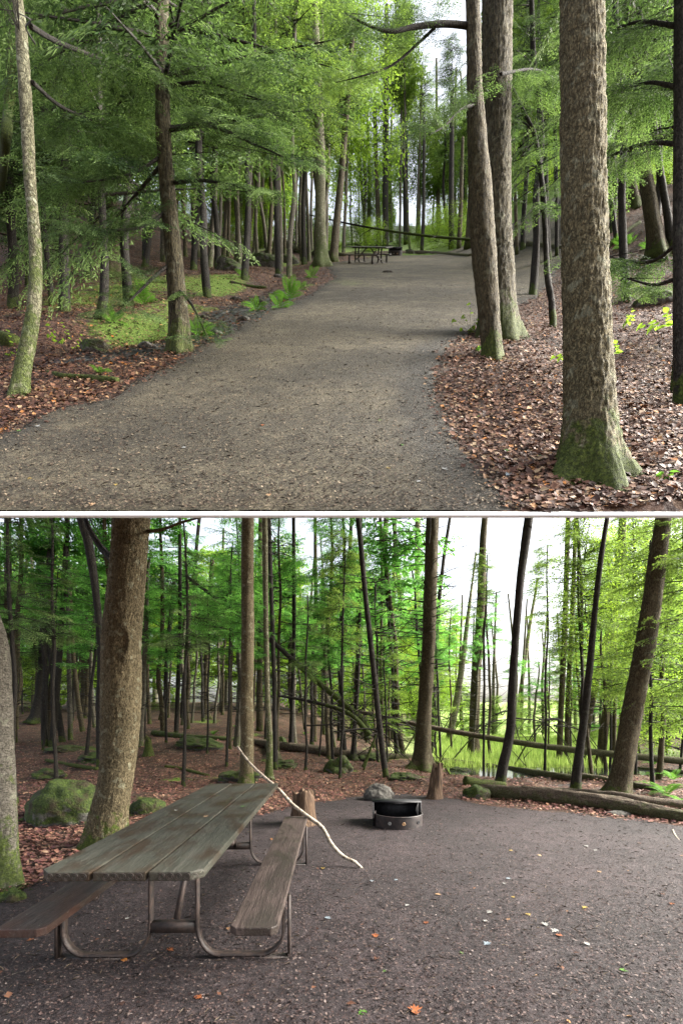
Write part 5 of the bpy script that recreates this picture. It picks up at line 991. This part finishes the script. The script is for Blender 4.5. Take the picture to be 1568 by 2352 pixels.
# ------------------------------------------------------------------ leaf litter and single fallen leaves
LEAF = np.array([[[0, 0, 0], [.35, .3, .06], [1, 0, .02], [.35, 0, 0]], [[0, 0, 0], [.35, 0, 0], [1, 0, .02], [.35, -.3, .06]]])
def litter(name, up, pts, size, m, seed, label, asp=1.):
    r = np.random.default_rng(seed); n = len(pts); x, y = pts[:, 0], pts[:, 1]; e = .03
    z = ground_z(x, y, up) + .006 + r.uniform(0, .03, n)
    gx = (ground_z(x + e, y, up) - ground_z(x - e, y, up)) / (2 * e); gy = (ground_z(x, y + e, up) - ground_z(x, y - e, up)) / (2 * e)
    u = np.stack([np.ones(n), 0 * gx, gx], -1); u /= np.linalg.norm(u, axis=1)[:, None]; v = np.stack([0 * gy, np.ones(n), gy], -1); v -= u * (u * v).sum(1)[:, None]; v /= np.linalg.norm(v, axis=1)[:, None]
    Fm = np.stack([u, v, np.cross(u, v)], -1); Rm = Fm @ rotz(r.uniform(0, 6.28, n)) @ roty(r.normal(0, .2, n)) @ rotx(r.normal(0, .22, n))
    q = place(LEAF * [1, 1.25 * asp, 1.6], Rm, size * (.25 + 1.1 * r.uniform(0, 1, n) ** 1.6), np.stack([x, y, z], -1))
    # the two halves of a leaf share their midrib so that one leaf is one island
    V = q.reshape(n, 2, 4, 3); VV = np.stack([V[:, 0, 0], V[:, 0, 1], V[:, 0, 2], V[:, 0, 3], V[:, 1, 3]], 1).reshape(-1, 3); b0 = np.arange(n)[:, None] * 5
    Q = np.concatenate([b0 + [0, 3, 2, 1], b0 + [0, 4, 2, 3]]); o_ = link(name, mesh_np(name, VV, Q, M[m])); o_['kind'] = 'stuff'; o_['label'] = label; o_['category'] = 'leaves'
def scatter(n, up, poly, inside, seed, ymax, edge, dens=None, umax=.85):
    r = np.random.default_rng(seed); ymin = Y0 + .004 if up else 1.6
    y = ymin * (ymax / ymin) ** r.uniform(0, 1, n * 4) ; x = r.uniform(-1, 1, n * 4) * (y * min(umax, .77) + 1.5); s = poly_sd(poly, x, y); pr = np.clip(.25 + y / 6, 0, 1) * 0 + 1
    k = inside(s) * (dens(x, y) if dens is not None else 1); keep = r.uniform(0, 1, n * 4) < k; return np.stack([x, y], -1)[keep][:n]
out_ = lambda s: sst(s, -.22, .12); 
in_ = lambda s: (s < -.02) * (.012 + .35 * np.exp(s / .14))
sm = lambda x, y: 1 - .85 * np.clip(np.maximum(MOSS_U(x, y), STREAM_U(x, y) * .9), 0, 1)
litter('leaf_litter', 1, scatter(190000, 1, PATH_U, out_, 1, 22, 0, sm), .044, 'litter', 2, 'wet brown and orange leaf litter beside the upper gravel path')
litter('leaf_litter', 1, scatter(1100, 1, PATH_U, in_, 3, 18, 0), .04, 'litter', 4, 'brown leaves scattered over the gravel path')
sm = lambda x, y: 1 - .85 * np.clip(np.maximum(MOSS_L(x, y), STREAM_L(x, y)), 0, 1)
litter('leaf_litter', 0, scatter(110000, 0, PATH_L, out_, 5, 28, 0, sm), .06, 'litter_red', 6, 'reddish brown leaf litter on the forest floor behind the campsite')
litter('leaf_litter', 0, scatter(4000, 0, PATH_L, in_, 7, 9, 0), .045, 'litter', 8, 'brown leaf scraps scattered over the campsite ground')
grit = lambda s: (s < .03) * 1.
litter('gravel_bits', 1, scatter(110000, 1, PATH_U, grit, 61, 14, 0), .016, 'grit', 62, 'loose dark and pale bits on the gravel path')
litter('gravel_bits', 0, scatter(130000, 0, PATH_L, grit, 63, 8, 0, None, 1.0), .016, 'grit_dark', 64, 'dark needles and wood crumbs on the campsite ground')
every = lambda s: s * 0 + 1.
litter('fallen_needles', 1, scatter(9000, 1, PATH_U, every, 71, 12, 0), .05, 'grit', 72, 'thin twigs and needles strewn over the upper ground', .1)
litter('fallen_needles', 0, scatter(12000, 0, PATH_L, every, 73, 14, 0, None, 1.0), .05, 'grit', 74, 'thin twigs and needles strewn over the campsite ground', .09)
fl = lambda f_: (lambda x, y: np.clip(f_(x, y) * 1.4 - .35, 0, 1))
litter('moss_cover', 1, scatter(30000, 1, PATH_U, out_, 65, 30, 0, fl(MOSS_U)), .045, 'moss_green', 66, 'low bright green moss and seedlings in the hollow')
litter('moss_cover', 0, scatter(26000, 0, PATH_L, out_, 67, 30, 0, fl(MOSS_L)), .045, 'moss_green', 68, 'low bright green moss and seedlings behind the campsite')

k_ = [(0, .05), (.25, .22), (.16, .3), (.42, .55), (.2, .5), (.22, .72), (.08, .66), (0, 1.0)]
poly = [(x, y) for x, y in k_] + [(-x, y) for x, y in k_[::-1][1:-1]]
def maple_mesh(m, s):
    c = (0, .42); V = [(c[0], c[1], .02)] + [(x, y, .0 + abs(x) * .25 * (1 if i % 2 else .5)) for i, (x, y) in enumerate(poly)]; n = len(poly)
    Q = [[0, 1 + i, 1 + (i + 1) % n, 1 + (i + 2) % n] for i in range(0, n, 2)]; return mesh_np('fallen_leaf', np.array(V) * s, Q, M[m])
LM = {m_: maple_mesh(m_, .066) for m_ in ('leaf_orange', 'leaf_yellow', 'leaf_green', 'leaf_pale', 'leaf_tan', 'leaf_bluish')}
def fallen(X, Y, up, m_, sc, label, rz, group=None, loc=None, flat_=False):
    p = loc or at(X, Y, up); t = thing('fallen_leaf', label, 'leaf', None if False else p, group, LM[m_])
    u, v, n_ = (np.eye(3) if flat_ else slope_frame(p.x, p.y, up)); o3 = np.array(p) + n_ * .016
    Mx = Matrix(((u[0], v[0], n_[0], o3[0]), (u[1], v[1], n_[1], o3[1]), (u[2], v[2], n_[2], o3[2]), (0, 0, 0, 1))); t.matrix_world = Mx @ Matrix.Rotation(rz, 4, 'Z') @ Matrix.Scale(sc, 4); return t
LV = [(863, 2162, 'orange', 1.1, 'orange leaf right of the table frame'), (984, 2125, 'orange', .8, 'small orange leaf on the open ground above the larger orange one'), (383, 2187, 'orange', 1.0, 'orange leaf between the two frame rails under the table'), (957, 2342, 'orange', 1.5, 'large rust-coloured leaf at the bottom edge'), (844, 2333, 'green', 1.0, 'green leaf at the bottom edge'), (1420, 2235, 'green', .8, 'green leaf at the lower right'), (741, 2002, 'yellow', .9, 'yellow leaf by the tip of the pale branch'), (1348, 2090, 'yellow', 1.0, 'yellow leaf near the short dark twig'), (1172, 2066, 'yellow', .7, 'small yellow leaf upper centre of the open ground'), (1216, 2112, 'yellow', .8, 'yellow leaf below the smaller yellow one'), (1130, 2100, 'pale', 1.0, 'white maple leaf in the centre of the open ground'), (1106, 2122, 'pale', .8, 'small white leaf just below the white maple leaf'), (1256, 2135, 'pale', 1.1, 'white leaf left of a brighter white leaf'), (1281, 2142, 'pale', 1.2, 'bright white leaf over a red-brown one'), (1274, 2154, 'orange', .9, 'red-brown leaf under the bright white leaf'), (1353, 2180, 'pale', .9, 'white leaf alone at the right of the white pair'), (1126, 2172, 'bluish', 1.1, 'bluish wet leaf below the white maple leaf'), (1160, 2024, 'bluish', .9, 'bluish leaf in the middle distance'), (1161, 2038, 'pale', .8, 'pale pinkish leaf just under the bluish one'), (940, 2085, 'pale', .8, 'white leaf right of the near bench end'), (998, 2060, 'tan', .9, 'tan leaf right of the bench middle'), (855, 2033, 'bluish', .9, 'bluish leaf near the tip of the branch'), (914, 2027, 'bluish', .8, 'second bluish leaf right of the first'), (744, 2115, 'bluish', 1.0, 'blue-grey leaf between bench and open ground'), (1380, 2010, 'tan', .9, 'tan leaf in the far right ground'), (1545, 2082, 'orange', .8, 'orange curled leaf at the right edge'), (1167, 1959, 'yellow', .9, 'pale yellow leaf behind the open ground centre'), (1350, 1950, 'pale', 1.0, 'pale leaf cluster piece, left'), (1370, 1957, 'pale', 1.0, 'pale leaf cluster piece, right'), (447, 2089, 'pale', 1.0, 'white leaf under the table top'), (1062, 2200, 'green', .5, 'tiny green leaf in the middle of the open ground'), (887, 2237, 'green', .5, 'tiny green leaf lower centre'), (445, 2298, 'orange', .9, 'faded orange leaf at the lower left'), (290, 2120, 'pale', .7, 'small pale leaf by the left frame'), (80, 2165, 'orange', .8, 'reddish leaf under the red bench')]
for i, (X, Y, c, s, la) in enumerate(LV): fallen(X, Y, 0, 'leaf_' + c, s, la, i * 2.1)
LU = [(603, 985, 'orange', .7, 'orange-tan leaf in the middle of the gravel'), (1013, 1003, 'orange', .5, 'small orange leaf on the path border'), (920, 1028, 'green', .6, 'greenish yellow leaf at the lower middle of the path'), (868, 973, 'green', .6, 'yellow-green leaf on the path'), (895, 1086, 'yellow', .6, 'yellow leaf near the bottom of the path'), (966, 1112, 'pale', .6, 'pale leaf near the bottom of the path'), (1012, 1083, 'pale', .8, 'white leaf close to the litter border'), (1000, 962, 'pale', .7, 'pale leaf by the litter border'), (1100, 943, 'yellow', .9, 'yellow leaf at the litter border'), (52, 995, 'green', .7, 'green leaf at the left border of the path'), (82, 985, 'pale', .9, 'pale curled leaf at the left border of the path'), (210, 1182 - 10, 'tan', .8, 'tan leaf at the bottom left of the path'), (430, 1036, 'pale', .7, 'pale leaf on the left half of the path'), (270, 1120, 'yellow', .5, 'small yellow leaf at the lower left of the path'), (65, 1108, 'yellow', .5, 'tiny yellow-green leaf at the far lower left'), (620, 1150, 'tan', .7, 'tan leaf near the bottom centre'), (1285, 1098, 'bluish', 1.1, 'grey-blue leaf at the foot of the thick scaly trunk'), (1403, 1110, 'pale', 1.1, 'grey-green leaf in front of the mossy root'), (1160, 1100, 'bluish', 1.0, 'bluish leaf in the litter left of the thick scaly trunk'), (1405, 1148, 'orange', 1.1, 'orange leaf below the mossy root'), (1165, 1040, 'green', .9, 'pale green leaf in the litter'), (1230, 1055, 'green', .7, 'small green leaf left of the thick trunk'), (1150, 1065, 'yellow', .9, 'greenish yellow leaf near the litter border'), (1530, 1060, 'pale', 1.1, 'pale leaf in the litter at the right edge'), (1098, 962, 'green', .8, 'green-white leaf among the brown litter'), (1195, 945, 'orange', 1.0, 'bright orange leaf in the brown litter')]
for i, (X, Y, c, s, la) in enumerate(LU): fallen(X, Y, 1, 'leaf_' + c, s, la, i * 1.7)
for X, Y, c, s, la in [(552, 1857, 'green', .8, 'green maple leaf lying on the table top'), (480, 1878, 'tan', .8, 'yellow-tan leaf lying on the table top'), (402, 1866, 'pale', .6, 'whitish leaf on the left table board'), (527, 1838, 'green', .4, 'tiny green leaf at the far end of the table top')]:
    d = (CZ - .767) * F / (Y * K - HL); fallen(X, Y, 0, 'leaf_' + c, s, la, X, None, Vector(((X * K - CX) * d / F, d, .758)), True)

# bark scar of the thick tan trunk: a swollen lens with a dark slit
c_ = pt(297, 1482, knot_tree.location.y) - knot_tree.location; rr0 = 38 * K * knot_tree.location.y / F
g_ = 41; uu_, vv_ = np.meshgrid(np.linspace(-1, 1, g_), np.linspace(-1, 1, g_)); rho = np.sqrt(uu_ ** 2 + vv_ ** 2)
hgt = .026 * np.exp(-((rho - .55) / .2) ** 2) - .004 - .03 * (rho > .93); hgt = hgt - .05 * np.exp(-(uu_ / .16) ** 2 - (vv_ / .62) ** 2) * 0 + .006 * (fbm(np.stack([uu_ * 6, vv_ * 3, uu_ * 0], -1), 4) - .5)
ang = R(-82) + uu_ * .62; rad_ = rr0 * 1.0 + hgt; hz = vv_ * .30
sc_ = mesh_np('bark_scar', np.stack([c_.x + .0 + np.cos(ang) * rad_ - (-.02) * 1 + (-.035), np.sin(ang) * rad_, c_.z + hz], -1), grid_faces(g_, g_), M['bark_tan'], True); link('bark_scar', sc_, knot_tree)
sl_ = []; n_s = 24
for k in range(n_s):
    v_ = -1 + 2 * k / (n_s - 1); w_ = .05 * math.sqrt(max(0, 1 - v_ * v_)) + .001
    for s_ in (-1, 0, 1):
        a_ = R(-80) + s_ * w_ / rr0 + .05 * v_; r_s = rr0 + .006 - .02 * (s_ == 0); sl_.append((c_.x - .015 + math.cos(a_) * r_s, math.sin(a_) * r_s, c_.z + v_ * .17))
link('scar_slit', mesh_np('scar_slit', sl_, grid_faces(n_s, 3), M['stump_wood'], True), knot_tree)
